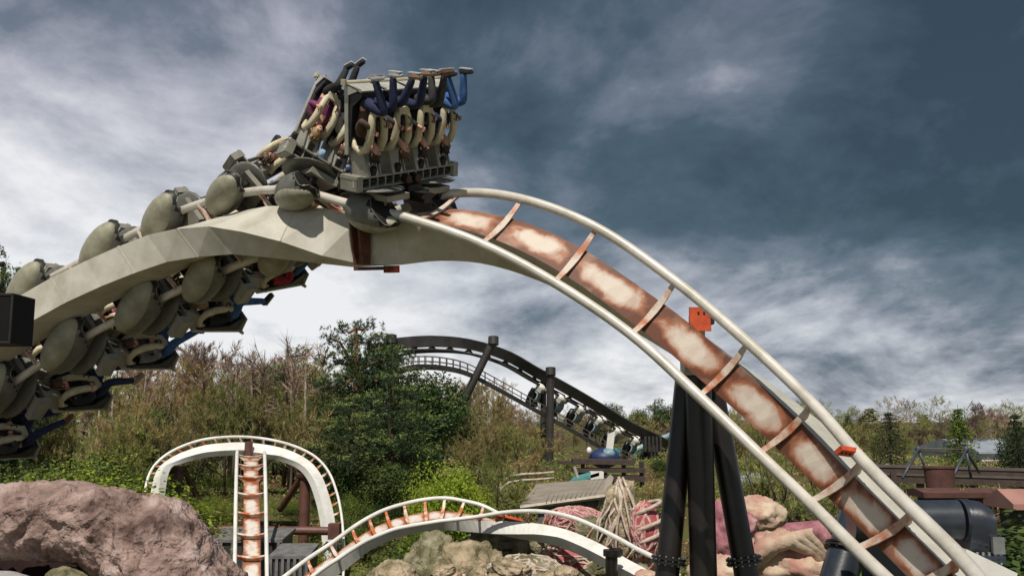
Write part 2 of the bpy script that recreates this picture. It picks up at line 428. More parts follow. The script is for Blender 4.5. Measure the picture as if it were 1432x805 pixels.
# rider frame: x ahead, y across, z from the head down to the feet (the train rides with z away from the rails)
def rider_meshes(seed):
    rn = random.Random(seed); j = lambda a: rn.uniform(-a, a)
    lean = j(.03); kx = .46; sw_l, sw_r = .06+j(.22), .06+j(.22); spread = .09+rn.random()*.08; kz = j(.07)
    head = V((.25+lean*2, j(.05), 1.00)); neck = V((.11+lean, 0, 1.17)); ch = V((0, 0, 1.38)); be = V((.02, 0, 1.58)); pe = V((.02, 0, 1.76))
    sh = [V((.0, s*.17, 1.31)) for s in (-1, 1)]
    el = [V((.12+j(.06), s*(.27+j(.03)), 1.52+j(.05))) for s in (-1, 1)]
    ha = [V((.30+j(.03), s*(.16+j(.04)), 1.42+j(.08))) for s in (-1, 1)]
    hp = [V((.04, s*.09, 1.80)) for s in (-1, 1)]
    kn = [V((kx+j(.05), s*(spread+j(.05)), 1.74+kz+j(.06))) for s in (-1, 1)]
    an = [V((kx+q, s*(spread-.01+j(.08)), 2.25-abs(q)*.2+kz*.5+j(.03))) for s, q in ((-1, sw_l), (1, sw_r))]
    out = {}
    # body (skin): one continuous figure
    P = [pe, be, ch, neck, head+V((0, 0, .05)), head+V((.005, 0, -.03)), head+V((0, 0, -.09))]
    E = [(0, 1), (1, 2), (2, 3), (3, 4), (4, 5), (5, 6)]; Rr = [.12, .11, .11, .05, .07, .085, .055]
    for s in (0, 1):
        b0 = len(P); P += [sh[s], el[s], lerp(el[s], ha[s], .9), ha[s]+(ha[s]-el[s]).normalized()*.04]; Rr += [.055, .04, .028, .035]
        E += [(2, b0), (b0, b0+1), (b0+1, b0+2), (b0+2, b0+3)]
        b0 = len(P); P += [hp[s], kn[s], an[s], an[s]+V((.10, 0, .05))]; Rr += [.08, .055, .04, .03]
        E += [(0, b0), (b0, b0+1), (b0+1, b0+2), (b0+2, b0+3)]
    m = MB(); v, f = skin('b', P, E, Rr); m.add(v, f, 0)
    for s in (0, 1):                                   # fingers curled round the harness grip, thumb at the palm's side
        d = (ha[s]-el[s]).normalized(); side = d.cross(V((0, 0, 1))).normalized(); pc = ha[s]+d*.05; dn = side.cross(d)
        for q in range(4):
            ln = (.055, .065, .062, .048)[q]; b0 = pc + dn*(q-1.5)*.018
            m.tube([b0, b0+d*ln*.6, b0+d*ln*.75+side*.03, b0+d*ln*.4+side*.05], [.010, .010, .009, .006], 5)
        m.tube([pc-dn*.03-d*.03, pc-dn*.05+side*.02, pc-dn*.035+side*.045], [.011, .010, .007], 5)
    hc = head+V((0, 0, -.02))
    m.ell(hc+V((.085, 0, .02)), (.03, 0, 0), (0, .016, 0), (0, 0, .022), 6, 4, 0)                # nose
    for s in (-1, 1):
        m.ell(hc+V((.078, s*.032, -.005)), (.012, 0, 0), (0, .016, 0), (0, 0, .010), 6, 4, 1)    # eyes
        m.ell(hc+V((.0, s*.088, .01)), (.02, 0, 0), (0, .012, 0), (0, 0, .03), 6, 4, 0)         # ears
    m.ell(hc+V((.074, 0, .06)), (.012, 0, 0), (0, .028, 0), (0, 0, .009), 6, 4, 2)               # mouth
    out['body'] = m
    P = [pe+V((0, 0, -.02)), be, ch, V((lean*.4, 0, 1.28))]; E = [(0, 1), (1, 2), (2, 3)]; Rr = [(.135, .165), (.13, .165), (.13, .18), .07]
    for s in (0, 1):
        b0 = len(P); P += [sh[s], el[s], lerp(el[s], ha[s], .82)]; Rr += [.082, .062, .048]; E += [(2, b0), (b0, b0+1), (b0+1, b0+2)]
    m = MB(); v, f = skin('j', P, E, Rr); m.add(v, f); out['jacket'] = m
    P = [pe+V((-.01, 0, -.03)), pe+V((0, 0, .04))]; E = [(0, 1)]; Rr = [.14, .15]
    for s in (0, 1):
        b0 = len(P); P += [hp[s]+V((.03, 0, 0)), kn[s], lerp(kn[s], an[s], 1.06)]; Rr += [.108, .082, .056]; E += [(1, b0), (b0, b0+1), (b0+1, b0+2)]
    m = MB(); v, f = skin('t', P, E, Rr); m.add(v, f); out['trousers'] = m
    out['shoe'] = []
    for s in (0, 1):
        a = an[s]; m = MB(); tz = V((1, 0, .12+j(.2))).normalized(); dn = V((-tz.z, 0, tz.x))
        m.loft([[a+tz*x+dn*z*h+V((0, y*w_, 0)) for y, z in ((-1, -.2), (-.9, .9), (.9, .9), (1, -.2), (.6, -1), (-.6, -1))]
                for x, w_, h in ((-.085, .03, .035), (-.05, .045, .06), (.02, .046, .055), (.09, .05, .04), (.16, .045, .032), (.20, .025, .02))], True, True)
        m.v = [(x, y, z+.035) for x, y, z in m.v]
        m.box(a+tz*.055+dn*.052+V((0, 0, .035)), tz*.128, (0, .044, 0), dn*.010, 1)
        out['shoe'].append(m)
    m = MB()
    ln = rn.choice([.0, .0, .09])
    m.ell(hc+V((-.022, 0, -.025)), (.095, 0, 0), (0, .098, 0), (0, 0, .105+ln*.3), 12, 8, 0, lambda x, y, z: 1+.08*mnoise.noise(V((x*4, y*4, z*4+seed))))
    if ln: m.ell(hc+V((-.06, 0, .02)), (.05, 0, 0), (0, .09, 0), (0, 0, .13), 10, 6)
    # strands hang towards the ground once upside down
    for q in range(14):
        a = q*.45; p = hc+V((math.cos(a)*.06-.03, math.sin(a)*.075, -.09)); m.tube([p, p+V((rn.uniform(-.03, .03), rn.uniform(-.03, .03), -.05-rn.random()*.05))], [.022, .004], 4)
    out['hair'] = m
    return out
VAR = []
for sd_ in range(5):
    r = rider_meshes(sd_+3)
    VAR.append({'body': r['body'].mesh('rider_body', [SKINM, EYEM, LIPM], True), 'jacket': r['jacket'].mesh('rider_jacket', [CL['black']], True),
                'trousers': r['trousers'].mesh('rider_trousers', [CL['black']], True), 'hair': r['hair'].mesh('rider_hair', [HAIR['dark']], True),
                'shoe': [q.mesh('rider_shoe', [SHOES['black'], SHOES['white']], False) for q in r['shoe']]})
def rider(M_, var, jac, tro, hair, shoe, skin_, label, group):
    e = empty('person', label=label, cat='person', group=group); e.matrix_world = M_
    d = VAR[var]
    def put(n, me, mt):
        o = link(n, me, e); o.material_slots[0].link = 'OBJECT'; o.material_slots[0].material = mt
    put('body', d['body'], skin_); put('jacket', d['jacket'], CL[jac]); put('trousers', d['trousers'], CL[tro]); put('hair', d['hair'], HAIR[hair])
    for s in (0, 1): put('shoe', d['shoe'][s], SHOES[shoe])

def cowl(side):
    """egg-shaped wheel fairing with an open, rimmed leading edge and a pale worn base on the spine side"""
    m = MB(); nn_ = 24; y0 = side*.70
    xs = [q*1.13 for q in (-.52, -.50, -.44, -.34, -.20, -.05, .08, .18, .26, .34, .42, .48, .52)]
    def zc(x): return .40 if x < .02 else .34-.95*(x-.02)          # scooped flat cut on the train side of the nose
    rings = []
    for x in xs:
        k = max(.06, (1-abs(x/.60)**2.6)**.5); q = []
        for a in range(nn_):
            th = 2*math.pi*a/nn_; q.append(V((x, y0+math.cos(th)*.29*k, -.03+min(math.sin(th)*.33*k, max(zc(x), -.36*k*.6)))))
        rings.append(q)
    m.loft(rings, True, True)
    rim = MB()
    for i in range(len(rings)-1):
        for a in range(nn_):
            b_ = (a+1) % nn_; f = [rings[i][a], rings[i][b_], rings[i+1][b_], rings[i+1][a]]
            if all(p.z+.03 > max(zc(p.x), -.3)-.02 for p in f[2:]) and f[0].x > .0: m.m[i*nn_+a] = 2  # closed cut faces coloured dark as the shade inside an opening
    for s in (-1, 1):     # raised rim round the scoop
        pts = []
        for x, q in zip(xs, rings):
            if x > .02:
                top = [p for p in q if p.z > max(p2.z for p2 in q)-.01]; pts.append(max(top, key=lambda p: p.y*s)+V((0, 0, .005)))
        m.tube([p-V((0, s*.006, .01)) for p in pts], .009, 5, 0)
    return m
def cowl_base(side):
    m = MB(); y0 = side*.70
    m.ell((-.0, y0, -.175), (.555, 0, 0), (0, .265, 0), (0, 0, .20), 28, 14)
    m.tube([(math.cos(a)*.535, y0+math.sin(a)*.258, -.165) for a in [i*math.pi/12 for i in range(25)]], .011, 5, 1)
    for a in [i*math.pi/5+.3 for i in range(10)]: m.ell((math.cos(a)*.49, y0+math.sin(a)*.235, -.225), (.016, 0, 0), (0, .016, 0), (0, 0, .016), 6, 4, 2)
    return m
def make_car():
    root = empty('coaster_car')
    def P(n, m, mt, par=root, sm=False):
        return m.build(n, mt, par, smooth=sm)
    m = MB()      # chassis: cross beam with upper and lower flanges and stiffener ribs
    m.cube((0, 0, .43), (.15, 1.12, .015)); m.cube((0, 0, .61), (.17, 1.12, .015)); m.cube((-.05, 0, .52), (.02, 1.12, .08))
    for k in range(13): m.cube((.05, -1.08+k*.18, .52), (.09, .012, .075))
    m.tube([(.1, -1.1, .52), (.1, 1.12, .52)], .035, 8, 1)
    for y in (-.12, .1): m.tube([(.14, y, .50), (.27, y, .50)], .075, 12, 1); m.tube([(.27, y, .50), (.275, y, .50)], .06, 12, 2)
    m.cube((-.2, 0, .30), (.5, .16, .10), 1); m.cube((.35, 0, .22), (.25, .09, .08), 1)
    P('chassis', m, [GREY, DARK, RUST])
    for s in (-1, 1):
        m = MB(); m.cube((-.02, s*1.15, .52), (.20, .06, .125)); m.cube((-.02, s*1.215, .52), (.19, .008, .115), 1); m.cube((-.02, s*1.222, .60), (.20, .006, .012))
        P('end_box', m, [GREY, GREY])
        m = MB(); P('wheel_fairing', cowl(s), [COWL, GREYL, DARK], sm='auto')
        b_ = P('fairing_base', cowl_base(s), [COWLB, DARK, STEEL], sm=True)
        m = MB()   # wheels on the rail, by the dark-painted cut of the fairing
        for x, y, z, ax in ((.24, s*.60, .15, 1), (.24, s*.60, -.17, 1), (.22, s*.78, -.02, 0), (.02, s*.6, .16, 1)):
            d = V((0, .04, 0)) if ax else V((0, 0, .04)); c = V((x, y, z))
            m.tube([c-d, c-d*.8, c+d*.8, c+d], [.07, .085, .085, .07], 14, 0); m.tube([c-d*1.2, c+d*1.2], .035, 8, 1)
        m.box((.1, s*.5, .26), (.30, 0, 0), (0, .26, 0), (0, 0, .05), 1)
        P('wheel_carrier', m, [DARK, GREY])
        m = MB()   # shallow lens shaped fairing between chassis and rails
        m.ell((-.05, s*.62, .36), (.58, 0, .05), (0, .44, 0), (0, 0, .055), 20, 8); P('belly_fairing', m, COWL, sm=True)
    for k in range(4):
        y = -.84+.56*k; seat = MB()
        # padded bucket: back, sides, pan
        seat.box((-.17, y, 1.48), (.035, 0, -.0), (0, .20, 0), (0, 0, .40)); seat.box((-.06, y, 1.93), (.15, 0, 0), (0, .19, 0), (0, 0, .035))
        for s in (-1, 1):
            seat.prism([(-.20, y+s*.19, 1.15), (-.14, y+s*.19, 1.15), (-.10, y+s*.19, 1.72), (.10, y+s*.19, 1.88), (.12, y+s*.19, 1.95), (-.20, y+s*.19, 1.95)], (0, s*.03, 0))
        so_ = P('seat', seat, SEATM)
        sh_ = MB()  # outer shell: tall edge strip, flared foot plate and front rail
        sh_.box((-.23, y, 1.52), (.02, 0, 0), (0, .215, 0), (0, 0, .55))
        for s in (-1,): sh_.prism([(-.25, y+s*.25, .95), (-.17, y+s*.25, .95), (-.17, y+s*.25, 1.9), (.10, y+s*.25, 2.0), (.14, y+s*.25, 2.02), (-.25, y+s*.25, 2.09)], (0, -s*.02, 0))
        sh_.box((-.06, y, 2.03), (.19, 0, -.05), (0, .25, 0), (0, 0, .012))
        P('seat_shell', sh_, GREYL, so_)
        m = MB()    # stem from chassis to seat: light front plate between darker cheeks
        m.prism([(-.16, y-.13, .62), (.16, y-.13, .62), (.02, y-.13, 1.08), (-.20, y-.13, 1.08)], (0, .26, 0))
        for s in (-1, 1): m.prism([(-.19, y+s*.135, .62), (.20, y+s*.135, .62), (.05, y+s*.135, 1.1), (-.22, y+s*.135, 1.1)], (0, s*.02, 0), 1)
        m.box((.15, y, .70), (.03, 0, -.02), (0, .05, 0), (.02, 0, .07), 2)
        P('seat_stem', m, [GREYL, GREY, DARK])
        for s in (-1, 1):
            m = MB(); m.tube([(-.16, y+s*.15, 1.22), (-.12, y+s*.155, 1.08), (.02, y+s*.16, 1.01), (.15, y+s*.16, 1.06), (.235, y+s*.155, 1.22), (.26, y+s*.14, 1.42), (.25, y+s*.12, 1.58), (.22, y+s*.05, 1.68), (.215, y, 1.70)],
                             [.035, .05, .058, .062, .064, .062, .058, .055, .055], 10)
            hr = P('harness_arm', m, HARN, so_, True)
        m = MB(); m.box((.27, y, 1.66), (.03, 0, 0), (0, .12, 0), (0, 0, .06)); m.tube([(.30, y-.10, 1.44), (.36, y-.09, 1.42), (.36, y-.09, 1.52), (.29, y-.09, 1.56)], .012, 6, 1)
        m.tube([(.30, y+.10, 1.44), (.36, y+.09, 1.42), (.36, y+.09, 1.52), (.29, y+.09, 1.56)], .012, 6, 1)
        P('lap_pad', m, [HARN, DARK], so_)
    m = MB(); m.tube([(-.22, -1.12, 2.10), (-.22, 1.12, 2.10)], .028, 8); m.cube((-.22, -1.13, 2.10), (.05, .02, .045))
    P('foot_rail', m, HARN)
    m = MB()
    for y in (-.28, .28): m.tube([(-.62, y*.4, .25), (0, y*.4, .28), (.6, y*.4, .25)], .04, 8)
    P('coupling', m, DARK)
    return root
proto = make_car(); n_car = 8
# car i (1 = front) sits at this station of the track
US = [8.02, 7.12, 6.22, 5.28, 4.25, 3.15, 2.05, 1.0]
carlab = ['front car of the coaster train at the crest, marked 1, two lamps under the seats',
          'second car of the train, marked 2, just behind the front car at the crest',
          'third car of the train, its rider laughing with long brown hair, left of car 2',
          'fourth car of the train, a rider in red hanging out below it against the sky',
          'fifth car of the train, blue jeans of its riders sticking out below it',
          'sixth car of the train with riders in blue jeans over the green woodland',
          'seventh car of the train at the left edge with brown shoes sticking out',
          'last car of the train, mostly cut off by the left edge']
rowname = ['front row', 'second row', 'third row', 'fourth row', 'fifth row', 'sixth row', 'seventh row', 'last row']
seatname = ['nearest seat', 'second seat', 'third seat', 'farthest seat']
OUT = {  # jacket, trousers, hair, shoes per seat (near to far)
 0: [('brown', 'navy', 'dark', 'white'), ('charcoal', 'navy', 'brown', 'tan'), ('black', 'charcoal', 'dark', 'brown'), ('navy', 'blue', 'dark', 'black')],
 1: [('plum', 'black', 'fair', 'black'), ('white', 'charcoal', 'brown', 'black'), ('charcoal', 'black', 'dark', 'black'), ('black', 'navy', 'brown', 'black')],
 2: [('black', 'charcoal', 'brown', 'black'), ('charcoal', 'pale blue', 'brown', 'black'), ('grey', 'navy', 'dark', 'black'), ('red', 'blue', 'dark', 'black')],
 3: [('grey', 'charcoal', 'brown', 'black'), ('black', 'navy', 'fair', 'brown'), ('white', 'charcoal', 'dark', 'black'), ('red', 'blue', 'dark', 'black')],
 4: [('blue', 'black', 'dark', 'black'), ('grey', 'charcoal', 'dark', 'black'), ('white', 'blue', 'brown', 'black'), ('black', 'blue', 'fair', 'black')],
 5: [('charcoal', 'black', 'brown', 'black'), ('plum', 'charcoal', 'dark', 'black'), ('orange', 'charcoal', 'fair', 'black'), ('grey', 'blue', 'brown', 'black')],
 6: [('black', 'charcoal', 'dark', 'black'), ('navy', 'charcoal', 'brown', 'brown'), ('black', 'navy', 'dark', 'brown'), ('black', 'navy', 'brown', 'tan')],
 7: [('black', 'navy', 'dark', 'black'), ('grey', 'black', 'brown', 'black'), ('black', 'navy', 'dark', 'brown'), ('charcoal', 'navy', 'brown', 'brown')]}
KIDS_proto = None
def number_plate(txt, parent):
    cu = bpy.data.curves.new('number', 'FONT'); cu.body = txt; cu.size = .20; cu.extrude = .002; cu.align_x = 'CENTER'; cu.align_y = 'CENTER'
    o = bpy.data.objects.new('tmp', cu); col.objects.link(o); dg = bpy.context.evaluated_depsgraph_get()
    me = bpy.data.meshes.new_from_object(o.evaluated_get(dg)); bpy.data.objects.remove(o)
    me.materials.clear(); me.materials.append(CL['white'])
    q = link('number', me, parent)
    q.matrix_local = Matrix(((1, 0, 0, .10), (0, 0, -1, -1.226), (0, 1, 0, .53), (0, 0, 0, 1)))
cars = []
for i, u in enumerate(US):
    c = proto if i == 0 else copy_tree(proto)
    cars.append(c)
rr_ = random.Random(5)
def proj(p):
    q = p-CAM; cz = q.y*math.cos(PITCH)+q.z*math.sin(PITCH); cy = -q.y*math.sin(PITCH)+q.z*math.cos(PITCH)
    return 716+F*q.x/cz, 402.5-F*cy/cz
def fit(u0, tx, ty):
    best = None
    for k in range(-90, 91):
        u = u0+k*.01; p, t, r, nn, g2 = MT.frame(u); a, b2 = proj(p-r*.68-nn*.1)
        d = abs(a-tx)
        if best is None or d < best[0]: best = (d, u)
    return best[1]
US = [8.42]+[fit(u0, x, 0) for u0, x in zip(US[1:7], (415, 318, 230, 147, 45, -52))]+[1.0]
print('stations', [round(u, 2) for u in US])
for i, (c, u) in enumerate(zip(cars, US)):
    p, t, r, nn, g2 = MT.frame(u)
    pa = R_((10, 10, 11, 11, 10, 10, 10, 10)[i]); t, nn = t*math.cos(pa)-nn*math.sin(pa), nn*math.cos(pa)+t*math.sin(pa)
    KS = (.95, .98, 1.02, 1.08, 1.13, 1.17, 1.2, 1.2)[i]; t = t*KS; r = r*KS; nn = nn*KS
    M_ = Matrix(((t.x, r.x, nn.x, p.x), (t.y, r.y, nn.y, p.y), (t.z, r.z, nn.z, p.z), (0, 0, 0, 1)))
    c.matrix_world = M_; tag(c, carlab[i], 'roller coaster car', 'cars of the coaster train on the big track')
    number_plate(str(i+1), c)
    for k in range(4):
        if i == 7 and k < 2: continue
        jac, tro, ha, shx = OUT[i][k]
        Mr = M_ @ Matrix.Translation((rr_.uniform(-.02, .02), -.84+.56*k, 0))
        rider(Mr, (i*3+k*2+rr_.randrange(2)) % 5, jac, tro, ha, shx, SKIND if (i+k) % 4 == 3 else SKINM,
              'rider in %s jacket and %s trousers, %s of the train\'s %s' % (jac, tro, seatname[k], rowname[i]), 'riders on the coaster train')
# ------------------------------------------------------------------ more of the big track: splices, rusty bracket, support
def flange(T, u, label=None, hgt=.16, w_=.36, mt=ORANGE, bolts=4, side=1, depth=.03, name='splice_plate'):
    c, t, r, nn, g2 = T.frame(u); m = MB(); top = c + r*side*.36 - nn*.12
    m.box(top + nn*.0 , t*depth, r*.035, nn*hgt)
    for k in range(bolts): 
        p = top + nn*hgt*(-.75+1.5*k/(bolts-1)); m.tube([p-t*(depth+.02)-r*.0, p+t*(depth+.02)], .022, 6, 1)
    o = m.build(name, [mt, DARK], T.root)
    if label: o['label'] = label
    return o
c, t, r, nn, g2 = MT.frame(15.0)
m = MB(); q = c + r*.46 + nn*.10 - t*.12
m.box(q, t*.03, r*.06, nn*.16)
for k in range(5): m.tube([q+nn*(-.12+.06*k)-t*.05, q+nn*(-.12+.06*k)+t*.04], .016, 6, 1)
m.build('splice_plate', [ORANGE, DARK], MT.root, label='small bright orange bolted plate')
for u in (2.0, 3.5, 4.5, 5.5, 7.0):      # welded splice collars round the spine
    c, t, r, nn, g2 = MT.frame(u); m = MB(); kw, kh, ks = TAP(u); c = c+r*ks; ww = .275*kw+.006; h0, h1 = -.154, -.16-.62*kh-.006; rg_ = []
    for d in (-.02, .02): rg_.append([c+t*d-r*ww+nn*h0, c+t*d+r*ww+nn*h0, c+t*d+r*ww*.925+nn*h1, c+t*d-r*ww*.925+nn*h1])
    m.loft(rg_); m.build('weld_collar', WHITE, MT.root)
# dark rusty bracket wrapped round the spine below the front car
c, t, r, nn, g2 = MT.frame(8.05)
m = MB()
for s in (-.10, .10): m.prism([c+t*(s-.02)+r*a+nn*b2 for a, b2 in [(-.62, -.02), (-.34, -.06), (-.36, -.96), (-.52, -.96)]], t*.04)
m.box(c-r*.44-nn*.50, t*.11, r*.02, nn*.46); m.box(c-r*.2-nn*1.02, t*.12, r*.32, nn*.03)
m.build('bracket', [RUST], MT.root, label='dark rust-brown bracket clamped round the spine')
m = MB(); m.box(c+r*.18-nn*1.04, t*.10, r*.09, nn*.06)
for k in (-1, 1): m.tube([c+r*.18-nn*1.04+t*k*.05-r*.11, c+r*.18-nn*1.04+t*k*.05+r*.11], .03, 6, 1)
m.build('bracket_end', [ORANGE, DARK], MT.root, label='bright orange bolted end of the rusty bracket')

def flanged_column(root, name, a, b2, r0, r1, fl=(), n=20, mt=BLACKM):
    m = MB(); m.tube([a, b2], [r0, r1], n); o = m.build(name, mt, root, smooth='auto')
    d = (b2-a).normalized(); u = d.orthogonal().normalized(); v = d.cross(u)
    for f in fl:
        p = lerp(a, b2, f); rr = lerp(r0, r1, f); m = MB()
        for s in (-1, 1): m.tube([p+d*s*.05, p+d*s*.012], rr+.085, 24)
        for k in range(14):
            an = 2*math.pi*k/14; q = p+(u*math.cos(an)+v*math.sin(an))*(rr+.05); m.tube([q-d*.07, q+d*.07], .014, 6, 1)
        m.build('flange', [BLACKM, STEEL], o)
    return o
PD = 15.3
sup = empty('track_support', at(976, 800, PD), label='tall black three-legged steel tripod holding up the big rusty track', cat='track support')
def loc(root, p): return p - root.location
A_ = lambda px, py, D: loc(sup, at(px, py, D))
def down(p, z): return V((p.x, p.y, z))
top = A_(976, 514, PD); base = V((top.x, top.y, .2-sup.location.z))
flanged_column(sup, 'centre_column', base, top, .205, .205, (), 24)
for x0, y0, x1, y1, dz in ((960, 524, 935, 783, -.1), (993, 524, 1040, 783, -.2)):
    a = A_(x0, y0, PD+.30); b_ = A_(x1, y1, PD+.12); d = (b_-a)
    e_ = a + d*((a.z-base.z)/(-d.z)); f = (a.z-b_.z)/(a.z-base.z)
    flanged_column(sup, 'leg', e_, a, .20, .175, (1-f,), 24)
m = MB(); m.cube(A_(975, 510, PD-.1), (.23, .2, .15)); m.cube(A_(975, 498, PD-.1), (.25, .22, .02)); m.cube(A_(975, 523, PD-.1), (.25, .22, .02))
for k in range(4): m.tube([A_(962+k*9, 514, PD-.34), A_(962+k*9, 514, PD-.3)], .02, 6, 1)
m.build('head_plate', [OLIVE, DARK], sup)
m = MB(); p = A_(979, 446, PD+.28); m.cube(p, (.17, .03, .19)); m.cube(p+V((.19, .05, .02)), (.03, .1, .10), 1)
for k in range(2): m.tube([p+V((-.03+.09*k, -.05, .1)), p+V((-.03+.09*k, .02, .1))], .018, 8, 1)
m.build('orange_plate', [ORANGE, DARK], sup, label='orange bolted plate standing above the spine')
m = MB(); m.cube(A_(975, 478, PD+.4), (.12, .05, .42)); m.build('head_web', OLIVE, sup)

# ------------------------------------------------------------------ loop, straight and hill tracks in the pit
def pxtrack(rows, ddm=1.0):
    A = []; B = []
    for ax, ay, bx, by, D, dd in rows: A.append(at(ax, ay, D-dd/2)); B.append(at(bx, by, D+dd/2))
    return A, B
LP = [(207, 812, 222, 812), (200, 765, 217, 765), (199, 722, 214, 724), (202, 690, 222, 697), (209, 662, 232, 662), (223, 643, 246, 648), (247, 627, 268, 639), (281, 615, 296, 632), (318, 610.5, 328, 629),
      (352, 611, 356, 629), (386, 616, 385, 633), (416, 625, 407, 641), (442, 639, 426, 655), (460, 660, 440, 676), (471, 688, 449, 703), (477, 716, 456, 727), (480, 745, 460, 752), (481, 775, 462, 778), (480, 806, 462, 806), (477, 835, 460, 835)]
rows = [(a, b2, c_, d_, 43-3.5*abs(i-9.5)/9.5, .55) for i, (a, b2, c_, d_) in enumerate(LP)]
A, B = pxtrack(rows)
LT = track(A, B, 1, 'loop_track', 'white hoop of coaster track arching over the bushes between brown rock and hill track', 'roller coaster track',
           sw=.34, sh=.50, off=.12, rr=.055, k=4, mats=(WTRK, WTRK, TIEO, WTRK), ties=[i/2 for i in range(0, 39)], nseg=8)
rows = []
for y, D, xl, xr in ((634, 41.0, 331.5, 370), (647, 39.6, 331, 370.5), (663, 38.2, 330.5, 371), (687, 36.9, 330, 371.5), (714, 35.8, 329.5, 372), (744, 34.8, 329, 372.5), (775, 33.9, 328.5, 373), (808, 33.1, 328, 373.5), (845, 32.4, 327, 374), (885, 31.8, 326, 375)):
    rows.append((xl, y, xr, y, D, 0))
rows.insert(0, (332, 630, 369.5, 630, 42.8, 0))
A, B = pxtrack(rows)
ST = track(A, B, 1, 'drop_track', 'straight white track with orange rust dropping steeply through the middle of the hoop', 'roller coaster track',
           sw=.58, sh=.5, off=.28, rr=.07, k=4, mats=(WTRK, WTRK, TIEO, RBAY2), nseg=8)
HT = [(395, 808, 405, 838, 27, -.9), (430, 781, 440, 803, 28, -.9), (462, 760, 475, 779, 28.7, -.9), (492, 738, 504, 760, 29.3, -.9), (516, 723, 527, 749, 29.8, -.9), (539, 712, 550, 740, 30.2, -.9), (565, 704, 573, 735, 30.5, -.9),
      (594, 698, 597, 731, 30.7, -.9), (622, 696, 616, 728, 30.8, -1.0), (649, 700, 635, 726, 30.8, -1.05), (676, 707, 668, 722, 30.7, -1.1), (706, 722, 705, 716, 30.5, -1.15), (735, 735, 740, 714, 30.2, -1.1), (762, 745, 770, 716, 29.8, -1.0),
      (789, 756, 803, 724, 29.3, -.9), (818, 767, 832, 736, 28.7, -.9), (847, 780, 860, 750, 28, -.9), (876, 797, 889, 766, 27.2, -.9), (905, 815, 920, 782, 26.4, -.9), (935, 840, 950, 805, 25.6, -.9)]
A, B = pxtrack(HT)
HTK = track(A, B, -1, 'hill_track', 'low white track with orange ties snaking over the rocks at the bottom centre', 'roller coaster track',
            sw=.46, sh=.38, off=.22, rr=.065, k=4, mats=(WTRK, WTRK, TIEO, RBAY2), nseg=8)
m = MB(); c, t, r, nn, g2 = HTK.frame(11.2)
m.box(c-nn*.30, t*.45, -r*.02+nn*.0, nn*.10); m.box(c-nn*.10+r*0, t*.42, r*.28, nn*.03)
for k in range(6): m.tube([c-nn*.1+t*(-.35+.14*k)+nn*.02, c-nn*.1+t*(-.35+.14*k)+nn*.10], .04, 6)
m.build('splice_plate', ORANGE, HTK.root, label='orange splice plate with a row of bolts')
def pillar(px, py, D, r, zb=None, name='track_support', label='', px2=None, D2=None, mt=BLACKM, capp=True, extra=None, cat='track support', group=None):
    a = at(px, py, D); zb = ground_z(a.x, a.y)-.3 if zb is None else zb
    b_ = V((a.x, a.y, zb)) if px2 is None else V((at(px2, 700, D2 or D).x, D2 or D, zb))
    root = empty(name, b_, label=label, cat=cat, group=group)
    m = MB(); m.tube([V((0, 0, 0)), a-b_], r, 14); m.build('column', mt, root, smooth='auto')
    if capp: m = MB(); m.tube([a-b_-V((0, 0, .12)), a-b_+V((0, 0, .04))], r*1.35, 14); m.build('cap', mt, root, smooth='auto')
    if extra:
        for (x0, y0, D0, x1, y1, D1, rr) in extra:
            m = MB(); m.tube([at(x0, y0, D0)-b_, at(x1, y1, D1)-b_], rr, 10); m.build('strut', mt, root, smooth='auto')
    return root
pillar(250, 652, 42, .26, mt=REDBR, label='red-brown support with diagonal strut under the hoop track\'s left shoulder', extra=[(256, 655, 42, 275, 692, 43, .13), (243, 656, 42, 232, 656, 41.6, .2)])
pillar(427, 662, 42, .22, mt=REDBR, label='red-brown support with diagonal strut under the hoop track\'s right shoulder', extra=[(423, 665, 42, 392, 712, 43.5, .14), (420, 662, 42, 436, 664, 41.6, .22)])
pillar(348, 617, 42.2, .17, mt=REDBR, label='short dark red-brown post at the top of the hoop track', capp=False)
pillar(708, 760, 30.2, .16, label='thin black post under the middle of the low hill track', mt=BLACKM)
pillar(855, 770, 26.2, .16, label='black post with twin square caps in front of the hill track\'s descent', mt=BLACKM, extra=[(855, 772, 26.2, 866, 772, 26.4, .13)])
# horizontal red pipe behind the straight track, and dark station roofs at its foot
root = empty('pipe_beam', at(262, 738, 38.5), label='dark red horizontal pipe running behind the straight track from rock to hoop', cat='pipe')
m = MB(); m.tube([at(240, 739, 38.5)-root.location, at(470, 742, 39.5)-root.location], .165, 14); m.build('pipe', REDBR, root, smooth='auto')
m = MB(); m.cube(at(468, 742, 39.5)-root.location, (.22, .25, .3)); m.build('clamp', REDBR, root)
def slab_hut(name, px0, px1, pyt, pyb, D, dep, mt, mt2, label, cat, zb=None):
    a = at(px0, pyt, D); b_ = at(px1, pyt, D); zb = ground_z(a.x, a.y)-.5 if zb is None else zb
    root = empty(name, ((a.x+b_.x)/2, D, zb), label=label, cat=cat)
    w2 = (b_.x-a.x)/2; h = a.z-zb
    m = MB(); m.cube((0, dep/2, h/2-.1), (w2*.94, dep*.46, h/2)); m.build('wall', mt, root)
    m = MB(); m.box((0, dep/2, h-.05), (w2, 0, 0), (0, dep/2, .10), (0, 0, .05)); m.build('roof', mt2, root)
    m = MB()
    for k in range(7): m.cube((-w2*.9+w2*1.8*k/6, dep*.02, h/2-.1), (.05, .05, h/2))
    m.build('cladding_rib', mt2, root, kind='stuff')
    return root
DKGREY = mat('dark_grey_cladding', (.045, .05, .055), .55, 0, (.025, .028, .03), 3)
DKROOF = mat('grey_flat_roof', (.20, .19, .19), .7, 0, (.10, .10, .10), 3)
